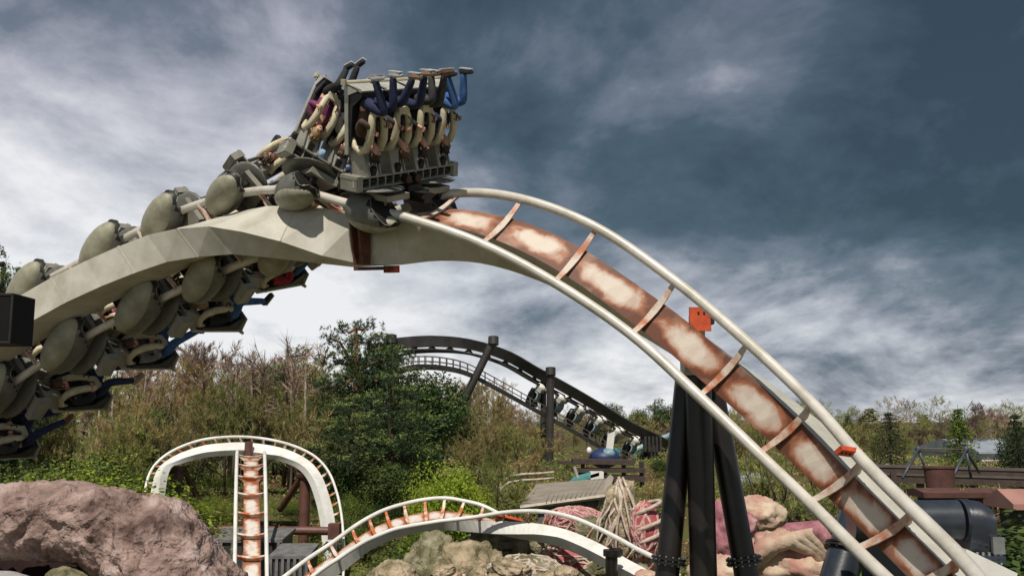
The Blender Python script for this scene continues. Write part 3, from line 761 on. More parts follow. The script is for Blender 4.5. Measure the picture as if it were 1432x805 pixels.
slab_hut('equipment_hut', 288, 395, 750, 0, 36.4, 2.2, DKGREY, DKROOF, 'dark grey flat-roofed hut behind the straight track beside the rock', 'hut')
slab_hut('equipment_hut', 376, 432, 772, 0, 33.6, 1.8, DKGREY, DKROOF, 'dark box hut with grey lid just right of the straight track\'s foot', 'hut')

# ------------------------------------------------------------------ far black coaster with its lift walkway
sp_px = [(540, 490, 64), (556, 484, 64), (600, 481, 66), (650, 485, 68), (700, 500, 70), (740, 522, 72), (790, 549, 74), (830, 572, 76), (870, 596, 78), (908, 614, 80), (925, 622, 81)]
A = [at(x, y+9, D)-V((0, .7, 0)) for x, y, D in sp_px]; B = [a+V((.5, 1.5, 0)) for a in A]
FT = track(A, B, -1, 'far_coaster_track', 'distant black lift hill track curving down behind the pine and across the wood', 'roller coaster track',
           sw=.75, sh=.72, off=.28, rr=.09, k=4, mats=(BLACKT, BLACKT, BLACKT, BLACKT), ties=[i/2 for i in range(0, 21)], nseg=6)
for x0, y0, x1, y1, D, lab in ((690, 476, 643, 572, 68, 'leaning black post crossing the far lift hill near its crest'), (547, 474, 553, 540, 64, 'dark post at the far lift hill\'s left end beside the pine'),
                               (770, 519, 768, 690, 72, 'tall black pillar straight through the middle of the far lift hill'), (760, 524, 759, 690, 74, 'thinner black pillar just left of the tall one at the far lift hill')):
    a = at(x0, y0, D-1.2); d = at(x1, y1, D-1.2)-a; e_ = a + d*((a.z-6.0)/(-d.z))
    root = empty('track_support', e_, label=lab, cat='track support'); m = MB(); m.tube([V((0, 0, 0)), a-e_], .27 if x0 != 760 else .22, 12); m.build('column', BLACKT, root, smooth='auto')
    m = MB(); m.tube([a-e_-V((0, .1, .3)), a-e_+V((0, 0, .25))], .36, 12); m.tube([a-e_, a-e_+V((0, 1.4, 0))], .3, 8); m.build('cap', BLACKT, root, smooth='auto')
m = MB(); p = at(914, 624, 79); root = empty('track_support', (p.x, p.y, 6.5), label='wide black box head where the far lift hill track ends', cat='track support')
m.cube((0, 0, (p.z-6.5)/2), (.28, .3, (p.z-6.5)/2)); m.build('column', BLACKT, root)
m = MB()
for k in range(5): m.cube((-.7+.3*k, 0, p.z-6.4+.1), (.09, .5, .6))
m.build('head', BLACKT, root)
# walkway
WK = [(560, 520, 64), (585, 515, 64), (620, 516, 66), (655, 524, 68), (700, 547, 70), (745, 572, 72), (790, 597, 74), (830, 620, 76), (870, 642, 78), (912, 662, 80)]
root = empty('lift_walkway', at(600, 518, 65), label='sloping steel walkway with handrails below the far black lift hill', cat='walkway'); o0 = root.location
WP = [at(x, y, D)-V((0, 1.3, 0)) for x, y, D in WK]; fine = [catmull(WP, i/6)-o0 for i in range(0, 55)]
def strip(pts, hw, hh, dz=0, dy=0):
    m = MB(); m.loft([[p+V((0, dy-hw, dz-hh)), p+V((0, dy+hw, dz-hh)), p+V((0, dy+hw, dz+hh)), p+V((0, dy-hw, dz+hh))] for p in pts]); return m
strip(fine, .5, .16).build('walkway_deck', BLACKT, root)
RAILG = mat('walkway_rail_grey', (.12, .10, .09), .6)
for dy in (-.45, .45):
    for dz in (.36, .68): strip(fine, .02, .022, dz, dy).build('handrail', RAILG, root)
pm = None
for dy in (-.45, .45):
    for i in range(0, 33):
        p = catmull(WP, i*9/33)-o0
        if pm is None: m = MB(); m.cube((0, 0, .42), (.03, .03, .28)); pm = m.mesh('walkway_post', RAILG)
        q = link('walkway_post', pm, root); q.location = p+V((0, dy, 0))
m = MB(); p = at(850, 618, 76.5); s0 = empty('notice_board', p-V((0, 1.9, .3)), label='small white leaning board on the far walkway below the third-last car', cat='board')
m.box((0, 0, .3), (.28, 0, .1), (0, .03, 0), (.1, 0, .75)); m.build('panel', WTRK, s0)
m = MB(); m.cube((0, .15, .1), (.04, .1, .6)); m.build('stay', RAILG, s0)
# small far train
def far_car():
    r = empty('coaster_car'); m = MB()
    m.cube((0, 0, -.35), (.25, 1.0, .12)); m.cube((.1, 0, -.12), (.3, .55, .12)); m.build('chassis', GREYL, r)
    m = MB()
    for s in (-1, 1): m.ell((0, s*.8, -.1), (.42, 0, 0), (0, .22, 0), (0, 0, .26), 10, 6)
    m.build('wheel_fairing', WTRK, r, smooth=True)
    for k in range(4):
        y = -.8+.53*k; m = MB()
        m.tube([(-.35, y, -.45), (-.30, y, -.9), (-.2, y, -1.5), (.15, y, -1.7)], [.2, .26, .24, .12], 8)
        m.build('seat', SEATM, r, smooth=True)
        m = MB()
        for s in (-.14, .14): m.tube([(-.2, y+s, -.55), (.12, y+s, -.6), (.22, y+s, -.9), (.18, y+s, -1.3)], .06, 6)
        m.build('harness_arm', mat('far_harness', (.30, .38, .40), .5) if 'far_harness' not in bpy.data.materials else bpy.data.materials['far_harness'], r, smooth=True)
    return r
fc0 = far_car(); fcs = [fc0]+[copy_tree(fc0) for _ in range(6)]
ords = ['first and highest', 'second', 'third', 'fourth', 'fifth', 'sixth', 'seventh and lowest']
for c_, x, lab in zip(fcs, (757, 784, 811, 837, 862, 887, 911), ords):
    best = min(((abs(proj(FT.frame(i*.02)[0])[0]-x-4), i*.02) for i in range(150, 500)), key=lambda q: q[0])[1]
    p, t, r, nn, g2 = FT.frame(best); n_ = -nn
    c_.matrix_world = Matrix(((t.x, r.x, n_.x, p.x), (t.y, r.y, n_.y, p.y), (t.z, r.z, n_.z, p.z), (0, 0, 0, 1)))
    tag(c_, '%s small dark car of the far train, counted from the upper left' % lab, 'roller coaster car', 'cars of the far coaster train')

# ------------------------------------------------------------------ rocks and sculptures
ROCK = mat('pink_brown_sculpted_rock', (.36, .26, .23), .9, 0, (.11, .07, .06), 1.2, c3=(.52, .42, .40), bump=.8, bscale=9, bdist=.16, detail=10, thr=(.36, .54), spec=.15)
ROCKB = mat('beige_rock', (.42, .34, .23), .9, 0, (.16, .14, .08), 1.4, c3=(.55, .42, .32), bump=1, bscale=8, bdist=.12, thr=(.38, .54), spec=.15)
ROCKG = mat('mossy_grey_rock', (.24, .22, .14), .95, 0, (.09, .09, .045), 1.8, c3=(.36, .33, .25), bump=1, bscale=8, bdist=.12, thr=(.38, .54), spec=.1)
FLESH = mat('orange_pink_flesh_sculpture', (.54, .42, .31), .8, 0, (.40, .20, .16), 1.3, c3=(.62, .52, .42), bump=.5, bscale=9, thr=(.38, .58))
PINK = mat('magenta_flesh_sculpture', (.42, .19, .21), .75, 0, (.24, .08, .11), 2.2, c3=(.58, .44, .38), bump=.5, bscale=9, thr=(.38, .6))
PINKR = mat('pink_red_sculpture', (.48, .11, .12), .65, 0, (.26, .05, .06), 3, bump=.4, bscale=12)
VEIN = mat('pale_root_paint', (.60, .53, .45), .75, 0, (.38, .28, .22), 5, bump=.4, bscale=20)
VEINP = mat('pale_pink_vein_paint', (.62, .42, .38), .7, 0, (.45, .18, .17), 4, bump=.4, bscale=20)
CAVE_SHADE = mat('cave_shade_colour', (.035, .02, .02), 1, 0, (.02, .012, .012), 3, spec=.05)
PATH = mat('pale_grey_path', (.42, .40, .40), .9, 0, (.28, .27, .27), 2, bump=.4, bscale=15)
def ridged(p, s, oct_=6):
    return mnoise.ridged_multi_fractal(p*s, .9, 2.1, oct_, 1.0, 2.0)
def blob(c, a, b_, d, nu=48, nv=32, amp=.15, s=1.2, seed=0, fine=.04):
    m = MB(); c = V(c); off = V((seed*3.1, seed*1.7, seed))
    def disp(x, y, z):
        p = V((x*a[0] if hasattr(a, '__len__') else x, y, z)); p = V((x*V(a).length, y*V(b_).length, z*V(d).length)) + off
        return 1 + amp*mnoise.fractal(p*s, .8, 2.1, 5) + fine*(ridged(p, s*2.5, 4)-1)
    m.ell(c, a, b_, d, nu, nv, 0, disp); return m
# big arch rock in the lower left
RD = 17.5
root = empty('arch_rock', at(60, 900, RD), label='large pink-brown sculpted rock arch filling the lower left corner', cat='rock'); o0 = root.location
path = [(-330, 900, 17.5, .9), (-210, 800, 17.5, .85), (-100, 748, 17.5, .8), (0, 728, 17.5, .66), (70, 726, 17.5, .66), (140, 736, 17.5, .70), (205, 768, 17.4, .86), (245, 815, 17.2, .93), (275, 880, 17, 1.05), (310, 960, 16.8, 1.25), (320, 1080, 16.6, 1.5), (320, 1300, 16.4, 1.7)]
PP = [at(x, y, D) for x, y, D, _ in path]; RRr = [r for *_, r in path]
m = MB(); rings = []; NU, NS = 110, 260
for i in range(NS+1):
    u = i/NS*(len(PP)-1); c_ = catmull(PP, u); r_ = catmull([V((q, 0, 0)) for q in RRr], u).x
    tt = (catmull(PP, u+.05)-catmull(PP, u-.05)).normalized(); yv = V((0, 1, 0)); yv = (yv-tt*yv.dot(tt)).normalized(); zv = tt.cross(yv)
    ring = []
    for j in range(NU):
        a = 2*math.pi*j/NU; d = yv*math.cos(a)*1.25+zv*math.sin(a)
        p = c_+d*r_
        big = mnoise.fractal(p*.8, .9, 2, 3); sw_ = V((mnoise.noise(p*1.7), mnoise.noise(p*1.7+V((9, 2, 1))), mnoise.noise(p*1.7+V((4, 7, 3)))))
        rid = ridged(V(((p.x+p.z*.5)*1.0, p.y, p.z*1.0))*1.3+sw_*1.2, 1.0, 4)
        fi = ridged(V(((p.x*1.0+p.z*1.6), p.y*.8, (p.z*1.8-p.x)))+sw_*1.6, 2.2, 4)
        k = 1+.13*big+.14*(rid-1.1)+.03*(fi-1.1)
        ring.append(c_+d*r_*k-o0)
    rings.append(ring)
m.loft(rings); m.build('rock_arch', ROCK, root, smooth=True)
root2 = empty('cave_shade_mass', at(60, 900, 19.5), label='dark-coloured mass painted as shade in the hollow under the pink-brown arch', cat='rock')
m = blob((0, 0, 0), (3.4, 0, 0), (0, .6, 0), (0, 0, 1.75), 48, 24, .1, 1, 3); m.build('rock', CAVE_SHADE, root2, smooth=True)  # solid blob, its near-black colour stands in for the hollow's shade
for (px, py, D, a, b_, d, mt, lab) in ((20, 838, 16.6, 1.2, .6, .42, PATH, 'pale grey smooth slab of rock under the arch at the left edge'), (108, 824, 16.9, .55, .4, .32, ROCKG, 'small mossy red-brown rock in the hollow under the arch')):
    root3 = empty('rock', at(px, py, D), label=lab, cat='rock'); blob((0, 0, 0), (a, 0, -.2), (0, b_, 0), (0, 0, d), 40, 24, .1, 1.5, px).build('boulder', mt, root3, smooth=True)
def rock(name, px, py, D, a, b_, d, mt, lab, amp=.24, s=1.0, seed=0, tilt=0., cat='rock', fine=.12):
    r = empty(name, at(px, py, D), (0, tilt, 0), label=lab, cat=cat)
    blob((0, 0, 0), (a, 0, 0), (0, b_, 0), (0, 0, d), 64, 44, amp, s, seed, fine).build('boulder', mt, r, smooth=True); return r
rock('rock', 604, 812, 28.6, .85, .9, 1.25, ROCKG, 'tall mossy dark boulder under the crest of the low hill track', seed=2, tilt=.3)
rock('rock', 662, 812, 28.2, 1.15, .9, 1.0, ROCKB, 'beige boulder with sloping pale flank right of the mossy boulder', seed=4, tilt=.45)
rock('rock', 548, 812, 26.5, .62, .6, .55, ROCKB, 'small pale ridged rock poking up at the bottom below the hill track', seed=6, fine=.15)
rock('rock', 720, 768, 31.5, 1.6, 1.0, .8, ROCKG, 'grey green rock bank behind the hill track\'s splice plate', seed=8)
rock('rock', 846, 790, 31, 1.8, 1.2, 1.0, ROCKG, 'low grey rock bank below the red sculpture', seed=18)
rock('sculpture', 1108, 790, 21.5, 1.15, .9, .62, FLESH, 'large beige and pink fleshy sculpture mound at the bottom right of the tripod', .22, 1.1, 11, .2, 'sculpture')
rock('sculpture', 1060, 722, 25.5, .62, .6, .52, FLESH, 'round orange-beige fleshy lump beside the tripod\'s right leg', .25, 1.5, 13, 0, 'sculpture')
rock('sculpture', 1018, 748, 24.5, .75, .6, .75, PINK, 'magenta pink fleshy mound behind the tripod\'s legs', .25, 1.2, 15, -.3, 'sculpture')
rock('sculpture', 1008, 800, 22.5, .7, .6, .42, FLESH, 'pale fleshy rock at the bottom between the tripod\'s column and leg', .2, 1.2, 17, 0, 'sculpture')
rock('sculpture', 908, 806, 28.5, .8, .6, .5, VEINP, 'pale pink rock at the bottom between hill track and tripod', .2, 1.4, 19, 0, 'sculpture')
rg = random.Random(12)
for k in range(26):
    px = rg.choice([rg.uniform(560, 720), rg.uniform(700, 930), rg.uniform(930, 1160)]); py = rg.uniform(792, 818); D = rg.uniform(24, 27.5); q = rg.uniform(.15, .34)
    r_ = rock('rock', px, py, D, q*1.3, q, q*.8, rg.choice([ROCKB, ROCKB, ROCKG, FLESH]), 'small jagged warm tan rock strewn along the bottom between the tracks', .35, 1.8, 40+k, rg.uniform(-.4, .4), 'rock', .2); r_['group'] = 'small tan rocks along the bottom'
# fleshy folds over the mound
r = empty('flesh_fold', at(1090, 770, 20.9), label='curved pink fold draped over the fleshy sculpture mound', cat='sculpture')
for k in range(4):
    m = MB(); m.tube([at(1040+k*10, 800-k*8, 20.8)-r.location, at(1070+k*12, 764-k*7, 20.75)-r.location, at(1105+k*12, 752-k*4, 20.7)-r.location, at(1140+k*8, 770, 20.8)-r.location, at(1152+k*9, 806, 20.9)-r.location], [.14, .20, .22, .18, .12], 12)
    m.build('fold', PINK if k == 3 else FLESH, r, smooth=True)
def tangle(name, px, py, D, a, b_, d, n, mt, core, lab, seed=0, rr=.05, cat='sculpture'):
    rn = random.Random(seed); r = empty(name, at(px, py, D), label=lab, cat=cat)
    blob((0, 0, 0), (a*.96, 0, 0), (0, b_*.96, 0), (0, 0, d*.96), 36, 24, .12, 1.5, seed).build('core', core, r, smooth=True)
    for q in range(n):
        th = rn.uniform(.3, 2.8); ph = rn.uniform(math.pi, 2*math.pi); pts = []; dx, dz = rn.uniform(-1, 1), rn.uniform(-1, 1)
        for k in range(9):
            x = math.sin(th)*math.cos(ph); y = math.sin(th)*math.sin(ph); z = math.cos(th)
            pts.append(V((x*a, y*b_, z*d))*(.975+.03*math.sin(k*2)))
            dx += rn.uniform(-.7, .7); dz += rn.uniform(-.7, .7); l = math.hypot(dx, dz) or 1
            ph += .22*dx/l; th = min(2.95, max(.15, th+.22*dz/l))
        m = MB(); m.tube(pts, [rr*.5]+[rr]*7+[rr*.5], 6); m.build('vein', mt, r, smooth=True)
    return r
tangle('tentacle_sculpture', 903, 742, 27.6, .42, .4, .82, 26, VEINP, PINKR, 'upright bright pink tentacle sculpture wrapped in pale coils left of the tripod', 3, .045)
r = empty('coil', at(905, 735, 27.1), label='thick pale coils hooped round the pink tentacle sculpture', cat='sculpture')
for k, (py, rx) in enumerate(((711, .36), (734, .42), (752, .40))):
    c_ = at(905+k, py, 27.6)-r.location; m = MB(); m.tube([c_+V((math.cos(a)*rx, math.sin(a)*rx, .12*math.sin(a*.5+1)+.1*math.cos(a))) for a in [i*.35 for i in range(-9, 10)]], .06, 8); m.build('hoop', VEIN, r, smooth=True)
tangle('tentacle_sculpture', 803, 728, 31, 1.0, .5, .45, 60, VEINP, PINK, 'low tangle of pale pink tendrils in front of the wooden shed', 5, .028)
tangle('tentacle_sculpture', 815, 790, 30.4, 1.5, .6, .75, 80, VEIN, PINKR, 'tangle of pale tendrils over red rock at the bottom by the black post', 7, .03)
tangle('tentacle_sculpture', 735, 802, 27.2, 1.1, .7, .52, 60, VEIN, ROCKG, 'mossy log pile tangle of pale roots at the bottom centre', 9, .035)
# rock column with draped roots
r = empty('root_column', at(868, 745, 30), label='rock spire draped with pale hanging roots beside the wooden shed', cat='sculpture')
blob((0, 0, 0), (.55, 0, 0), (0, .5, 0), (0, 0, 1.7), 40, 40, .25, 1.3, 23, .08).build('spire', ROCKB, r, smooth=True)
blob((-.8, .3, -.4), (.7, 0, 0), (0, .5, 0), (0, 0, .9), 32, 24, .2, 1.3, 24, .08).build('shoulder', ROCKG, r, smooth=True)
blob((.75, .3, -.5), (.6, 0, 0), (0, .5, 0), (0, 0, .8), 32, 24, .2, 1.3, 25, .08).build('shoulder', ROCKG, r, smooth=True)
rn = random.Random(8)
for k in range(16):
    a = math.pi+math.pi*k/15; ex = math.cos(a)*(.9+.5*rn.random()); ey = math.sin(a)*.6
    jj = lambda q: rn.uniform(-q, q)
    st_ = rn.random()*.5; m = MB(); m.tube([(jj(.08), -.1, 1.65-st_), (ex*.25+jj(.1), ey*.7, 1.25-st_), (ex*.4+jj(.12), ey*.95, .75-st_*.5), (ex*.55+jj(.15), ey*1.05, .25+jj(.2)), (ex*.8+jj(.2), ey*1.1, -.2+jj(.3)), (ex*1.0+jj(.3), ey*1.1, -.65+jj(.4))], [.035, .05, .035, .04, .03, .015], 6)
    m.build('root', VEIN, r, smooth=True)

# ------------------------------------------------------------------ shed with sloping roof and plank wall
PLANK = mat('weathered_grey_plank', (.16, .15, .145), .85, 0, (.085, .08, .078), 4, bump=.4, bscale=40)
ROOFM = mat('dull_brown_roof_felt', (.30, .265, .22), .9, 0, (.22, .19, .15), 1.5, bump=.3, bscale=20)
TRIM = mat('pale_timber_trim', (.52, .47, .38), .8, 0, (.36, .31, .24), 4)
SD = 38
fl, fr = at(757, 702, SD), at(838, 690, SD+.5); bl_, br_ = at(770, 676, SD+5), at(852, 668, SD+5.5)
r = empty('wooden_shed', (fl.x, fl.y, 4.4), label='wooden shed with dull brown sloping roof and grey plank wall', cat='shed'); o0 = r.location
m = MB(); th = V((0, 0, .12)); q = [fl-V((.8, 0, .1)), fr+V((.2, 0, 0)), br_, bl_-V((.6, 0, 0))]; m.loft([[p-o0 for p in q], [p-o0-th for p in q]]); m.build('roof', ROOFM, r)
for k in range(1, 12):
    a = lerp(fl, fr, k/12)+V((0, -.02, .015)); b_ = lerp(bl_, br_, k/12)+V((0, 0, .015)); m = MB(); m.tube([a-o0, b_-o0], .014, 4); m.build('roof_batten', ROOFM, r)
m = MB(); m.tube([fr+V((.25, 0, .03))-o0, br_+V((.05, 0, .03))-o0], .14, 4); m.build('barge_board', TRIM, r)
m = MB(); m.tube([fl-V((.8, 0, .2))-o0, fr+V((.2, 0, -.1))-o0], .09, 4); m.build('fascia', TRIM, r)
n_p = 24
for k in range(n_p):
    a = lerp(fl, fr, (k+.5)/n_p)-V((.1, -.35, 0)); h = a.z-.18-4.4; m = MB(); m.box(a-o0-V((0, 0, h/2+.18)), (.085, .003, 0), (0, .03+.01*(k % 3), 0), (0, 0, h/2)); m.build('plank', PLANK, r)
m = MB(); m.loft([[p-o0+V((0, .5, -.2)) for p in (fl, fr, V((fr.x, fr.y, 4.4)), V((fl.x, fl.y, 4.4)))], [p-o0+V((0, -.2, -.2)) for p in (bl_, br_, V((br_.x, br_.y, 4.4)), V((bl_.x, bl_.y, 4.4)))]]); m.build('wall', DKGREY, r)

# ------------------------------------------------------------------ station buildings behind the shed
TEAL = mat('teal_canopy', (.10, .34, .34), .55, 0, (.07, .24, .25), 2)
BLUE = mat('blue_painted_steel', (.02, .04, .13), .5, 0, (.015, .03, .09), 3)
PBLUE = mat('pale_blue_steel', (.16, .26, .31), .45, 0, (.28, .40, .43), 3)
BROWNS = mat('dark_brown_beam', (.075, .05, .04), .7, 0, (.04, .028, .022), 4)
r = empty('station_platform', at(860, 690, 56), label='dark open platform of brown beams and rails behind the wooden shed', cat='platform'); o0 = r.location
for (x0, y0, x1, y1, D, th) in ((800, 644, 885, 646, 56, .13), (800, 657, 900, 657, 55.5, .10), (845, 667, 900, 669, 55, .14), (850, 684, 905, 686, 54.5, .10), (780, 646, 830, 646, 56.5, .08)):
    m = MB(); a = at(x0, y0, D)-o0; b_ = at(x1, y1, D)-o0; m.box((a+b_)/2, (b_-a)/2, (0, .8, 0), (0, 0, th)); m.build('deck_beam', BROWNS, r)
for x in (846, 872, 897, 815):
    a = at(x, 645, 55.8); zb = 5.6; m = MB(); m.cube(V((a.x, a.y, (a.z+zb)/2))-o0, (.11, .11, (a.z-zb)/2)); m.build('post', BLACKT, r)
r = empty('canopy', at(822, 665, 54), label='teal sloping canopy roof behind the wooden shed', cat='canopy'); o0 = r.location
m = MB(); q = [at(797, 672, 53.5), at(838, 660, 53.5), at(848, 655, 56), at(808, 660, 56)]; m.loft([[p-o0 for p in q], [p-o0-V((0, 0, .18)) for p in q]]); m.build('roof', TEAL, r)
m = MB(); m.cube(at(834, 664, 54)-o0-V((0, 0, .25)), (.35, .5, .45)); m.build('end_panel', WTRK, r)
m = MB(); m.tube([at(808, 668, 52.5)-o0, at(803, 652, 52.5)-o0], .09, 8); m.build('post', GREYL, r)
r = empty('ride_hub', at(845, 640, 60), label='round dark blue ride housing under the far walkway', cat='ride housing'); o0 = r.location
m = MB(); m.ell((0, 0, 0), (.95, 0, 0), (0, .9, 0), (0, 0, .6), 20, 12); m.build('drum', BLUE, r, smooth=True)
m = MB(); m.ell((.2, -.3, .25), (.45, 0, 0), (0, .6, 0), (0, 0, .35), 16, 10); m.build('dome', PBLUE, r, smooth=True)
m = MB(); m.ell((-.95, -.6, .45), (.16, 0, 0), (0, .16, 0), (0, 0, .22), 12, 8); m.build('lamp_globe', WTRK, r, smooth=True)
r = empty('pipe_track', at(930, 612, 86), label='pale blue pipe rising to the right behind the far train', cat='pipe'); o0 = r.location
m = MB(); m.tube([at(862, 640, 84)-o0, at(905, 622, 85)-o0, at(945, 605, 86)-o0, at(975, 592, 87)-o0], .26, 10); m.build('pipe', PBLUE, r, smooth=True)
m = MB(); m.cube(at(872, 632, 84)-o0, (1.1, .4, .35)); m.build('clamp', TEAL, r)
r = empty('pipe_track', at(700, 665, 50), label='thin pale curved service track at the wood\'s edge left of the shed', cat='roller coaster track'); o0 = r.location
for dz in (0, .28):
    m = MB(); m.tube([at(x, y, 48)-o0+V((0, 0, dz)) for x, y in ((704, 712), (699, 696), (701, 682), (712, 674), (730, 671), (752, 670), (775, 668))], .055, 8); m.build('rail', VEIN, r, smooth=True)

# ------------------------------------------------------------------ right side: pipes, frame, monorail wall, buildings
NPIPE = mat('blue_black_pipe_paint', (.035, .045, .06), .32, 0, (.02, .025, .033), 2, bump=.05, bscale=30)
def ring_fl(m, p, d, r0, r1, n=24):
    m.tube([p-d*.05, p+d*.05], r1, n)
r = empty('pipe_support', at(1188, 800, 19.5), label='thick black upright pipe with bolted flange behind the track\'s lower end', cat='track support'); o0 = r.location
a = at(1205, 700, 19.8)-o0; b_ = at(1184, 770, 19.5)-o0; d = (b_-a).normalized(); e_ = a+d*((a.z-(1-o0.z))/(-d.z))
f = (b_-a).length/(e_-a).length
flanged_column(r, 'column', e_, a, .36, .34, (1-f,), 28, NPIPE)
r = empty('pipe_support', at(1240, 800, 18.5), label='black square steel box post behind the track between the two big pipes', cat='track support'); o0 = r.location
m = MB(); a = at(1212, 724, 18.5); b_ = at(1258, 724, 18.5); zb = 1.5
m.cube(V(((a.x+b_.x)/2, 18.6, (a.z+zb)/2))-o0, ((b_.x-a.x)/2, .3, (a.z-zb)/2)); m.build('box_post', NPIPE, r)
m = MB(); m.cube(V(((a.x+b_.x)/2, 18.6, a.z+.03))-o0, ((b_.x-a.x)/2+.05, .35, .03)); m.build('cap', NPIPE, r)
r = empty('pipe_support', at(1372, 790, 17.5), label='fat blue-black horizontal pipe ending in a capped elbow at the right', cat='track support'); o0 = r.location
PZ = 17.8
m = MB(); m.tube([at(1190, 728, PZ+.15)-o0, at(1340, 727, PZ)-o0], .355, 28); m.build('pipe', NPIPE, r, smooth='auto')
m = MB()
for x in (1344, 1352): m.tube([at(x-2, 727, PZ)-o0, at(x+2, 727, PZ)-o0], .372, 28)
m.build('flange', NPIPE, r, smooth='auto')
a = at(1345, 727, PZ)-o0; b_ = at(1380, 731, PZ-.1)-o0; m = MB(); rings = []
for k, (q, h0, h1) in enumerate(((0, .36, -.62), (.5, .37, -.66), (.75, .36, -.68), (.92, .30, -.69), (1.0, .30, -.69))):
    p = lerp(a, b_, q); ring = []
    for i in range(24):
        an = 2*math.pi*i/24; zz_ = math.sin(an); yy = math.cos(an)*.36
        ring.append(p+V((0, yy, zz_*h0 if zz_ > 0 else zz_*abs(h1))))
    rings.append(ring)
m.loft(rings); m.build('elbow', NPIPE, r, smooth='auto')
m = MB(); p = at(1366, 775, PZ-.1)-o0; m.cube(p, (.3, .42, .03)); m.cube(p+V((0, 0, -.06)), (.3, .42, .02))
for k in range(6): m.tube([p+V((-.26+.1*k, -.38, -.12)), p+V((-.26+.1*k, -.38, .09))], .025, 6, 1)
m.cube(p+V((.2, -.38, .2)), (.10, .04, .14), 1)
m.build('base_flange', [NPIPE, STEEL], r)
r = empty('track_stub', at(1370, 800, 17), label='white rust-streaked track piece under the capped elbow at the bottom right', cat='roller coaster track'); o0 = r.location
m = MB(); c_ = at(1366, 812, 17.5)-o0; m.box(c_, (.42, 0, -.2), (0, .35, 0), (0.12, 0, .38)); m.build('spine', WTRK, r)
m = MB(); m.tube([at(1330, 800, 17.2)-o0, at(1378, 786, 17.3)-o0], .05, 8); m.build('rail', WTRK, r, smooth=True)
# tripod frame with top bar
r = empty('a_frame', at(1315, 665, 36), label='steel A-frame trestle with a thin top bar in front of the conifers', cat='frame'); o0 = r.location
FRM = mat('dark_blue_grey_tube', (.06, .07, .09), .5)
for (x, xs) in ((1284, (1262, 1300, 1296)), (1351, (1332, 1358, 1369))):
    for i, q in enumerate(xs):
        m = MB(); m.tube([at(x, 628, 36)-o0, at(q, 668 if i < 2 else 660, 35+i)-o0], .05, 8); m.build('leg', FRM, r, smooth=True)
    m = MB(); m.ell(at(x, 628, 36)-o0, (.11, 0, 0), (0, .11, 0), (0, 0, .13), 10, 8); m.build('knuckle', FRM, r, smooth=True)
m = MB(); m.tube([at(1284, 627, 36)-o0, at(1351, 628, 36)-o0], .03, 8); m.build('top_bar', RAILG, r, smooth=True)
REDB = mat('red_brown_panel', (.12, .05, .04), .85, 0, (.07, .032, .026), 3)
r = empty('red_tank', at(1315, 685, 34), label='red-brown metal tank standing inside the A-frame trestle', cat='tank'); o0 = r.location
m = MB(); m.loft([[V((math.cos(a)*w_, math.sin(a)*w_*.7, z)) for a in [i*math.pi/8 for i in range(16)]] for z, w_ in ((-.4, .45), (.0, .46), (.72, .52), (.74, .56), (.80, .56))]); m.build('body', REDB, r, smooth='auto')
# long dark monorail / retaining wall
r = empty('monorail_beam', at(1340, 660, 44), label='long dark brown monorail beam crossing behind the A-frame at the right', cat='beam'); o0 = r.location
for y, h, mt in ((652, .06, RAILG), (657, .20, BROWNS), (668, .22, BROWNS), (663, .05, RAILG)):
    m = MB(); a = at(1205, y-2, 46)-o0; b_ = at(1560, y+8, 43)-o0; m.box((a+b_)/2, (b_-a)/2, (0, .25 if mt is BROWNS else .3, 0), (0, 0, h)); m.build('beam', mt, r)
for k in range(9):
    a = at(1215+k*38, 660, 45); zb = ground_z(a.x, a.y)-.2; m = MB(); m.cube(V((a.x, a.y+.4, (a.z+zb)/2))-o0, (.13, .13, (a.z-zb)/2)); m.build('post', BROWNS, r)
def box_building(name, px0, px1, pyt, pyb, D, dep, wall, roof, lab, win=0, cat='building', pitch=.0, slope=0.):
    a = at(px0, pyt, D); b_ = at(px1, pyt, D); zb = min(at(px0, pyb, D).z, ground_z(a.x, a.y))
    r = empty(name, ((a.x+b_.x)/2, D, zb), label=lab, cat=cat); w2 = (b_.x-a.x)/2; h = a.z-zb
    m = MB(); m.cube((0, dep/2, h/2), (w2, dep/2, h/2)); m.build('wall', wall, r)
    m = MB(); m.loft([[V((x, -.3, h+.05-slope)), V((x, dep/2, h+.05+pitch)), V((x, dep+.3, h+.05)), V((x, dep+.3, h-.1)), V((x, -.3, h-.1-slope))] for x in (-w2-.3, w2+.3)]); m.build('roof', roof, r)
    for k in range(win):
        f_ = MB(); x = -w2+2*w2*(k+.5)/win; f_.cube((x, -.03, h*.55), (w2/win*.6, .05, h*.18)); fo = f_.build('window', GREYL, r)
        f_ = MB(); f_.cube((x, -.09, h*.55), (w2/win*.5, .01, h*.14)); f_.build('pane', mat('dark_glass', (.04, .05, .06), .15) if 'dark_glass' not in bpy.data.materials else bpy.data.materials['dark_glass'], fo)
    return r
WWALL = mat('whitewashed_wall', (.62, .64, .66), .8, 0, (.50, .52, .53), .6); GROOF = mat('pale_grey_metal_roof', (.34, .38, .44), .5, 0, (.26, .30, .35), .8)
box_building('white_building', 1372, 1450, 632, 690, 75, 12, WWALL, GROOF, 'low white building with pale grey roof behind the right-hand conifers', 3, pitch=.9)
PKROOF = mat('faded_pink_roof', (.30, .15, .125), .85, 0, (.38, .20, .17), 1)
box_building('pink_roofed_hut', 1425, 1510, 706, 760, 27, 1.1, BROWNS, PKROOF, 'brown hut with faded pink roof at the right edge above the bushes', 2, pitch=.35)
box_building('brown_hut', 1300, 1393, 690, 740, 30, .9, mat('dark_brown_plank_wall', (.11, .06, .045), .9, 0, (.06, .035, .03), 3), REDB, 'dark red-brown plank hut behind the fat horizontal pipe', 0, pitch=.1)
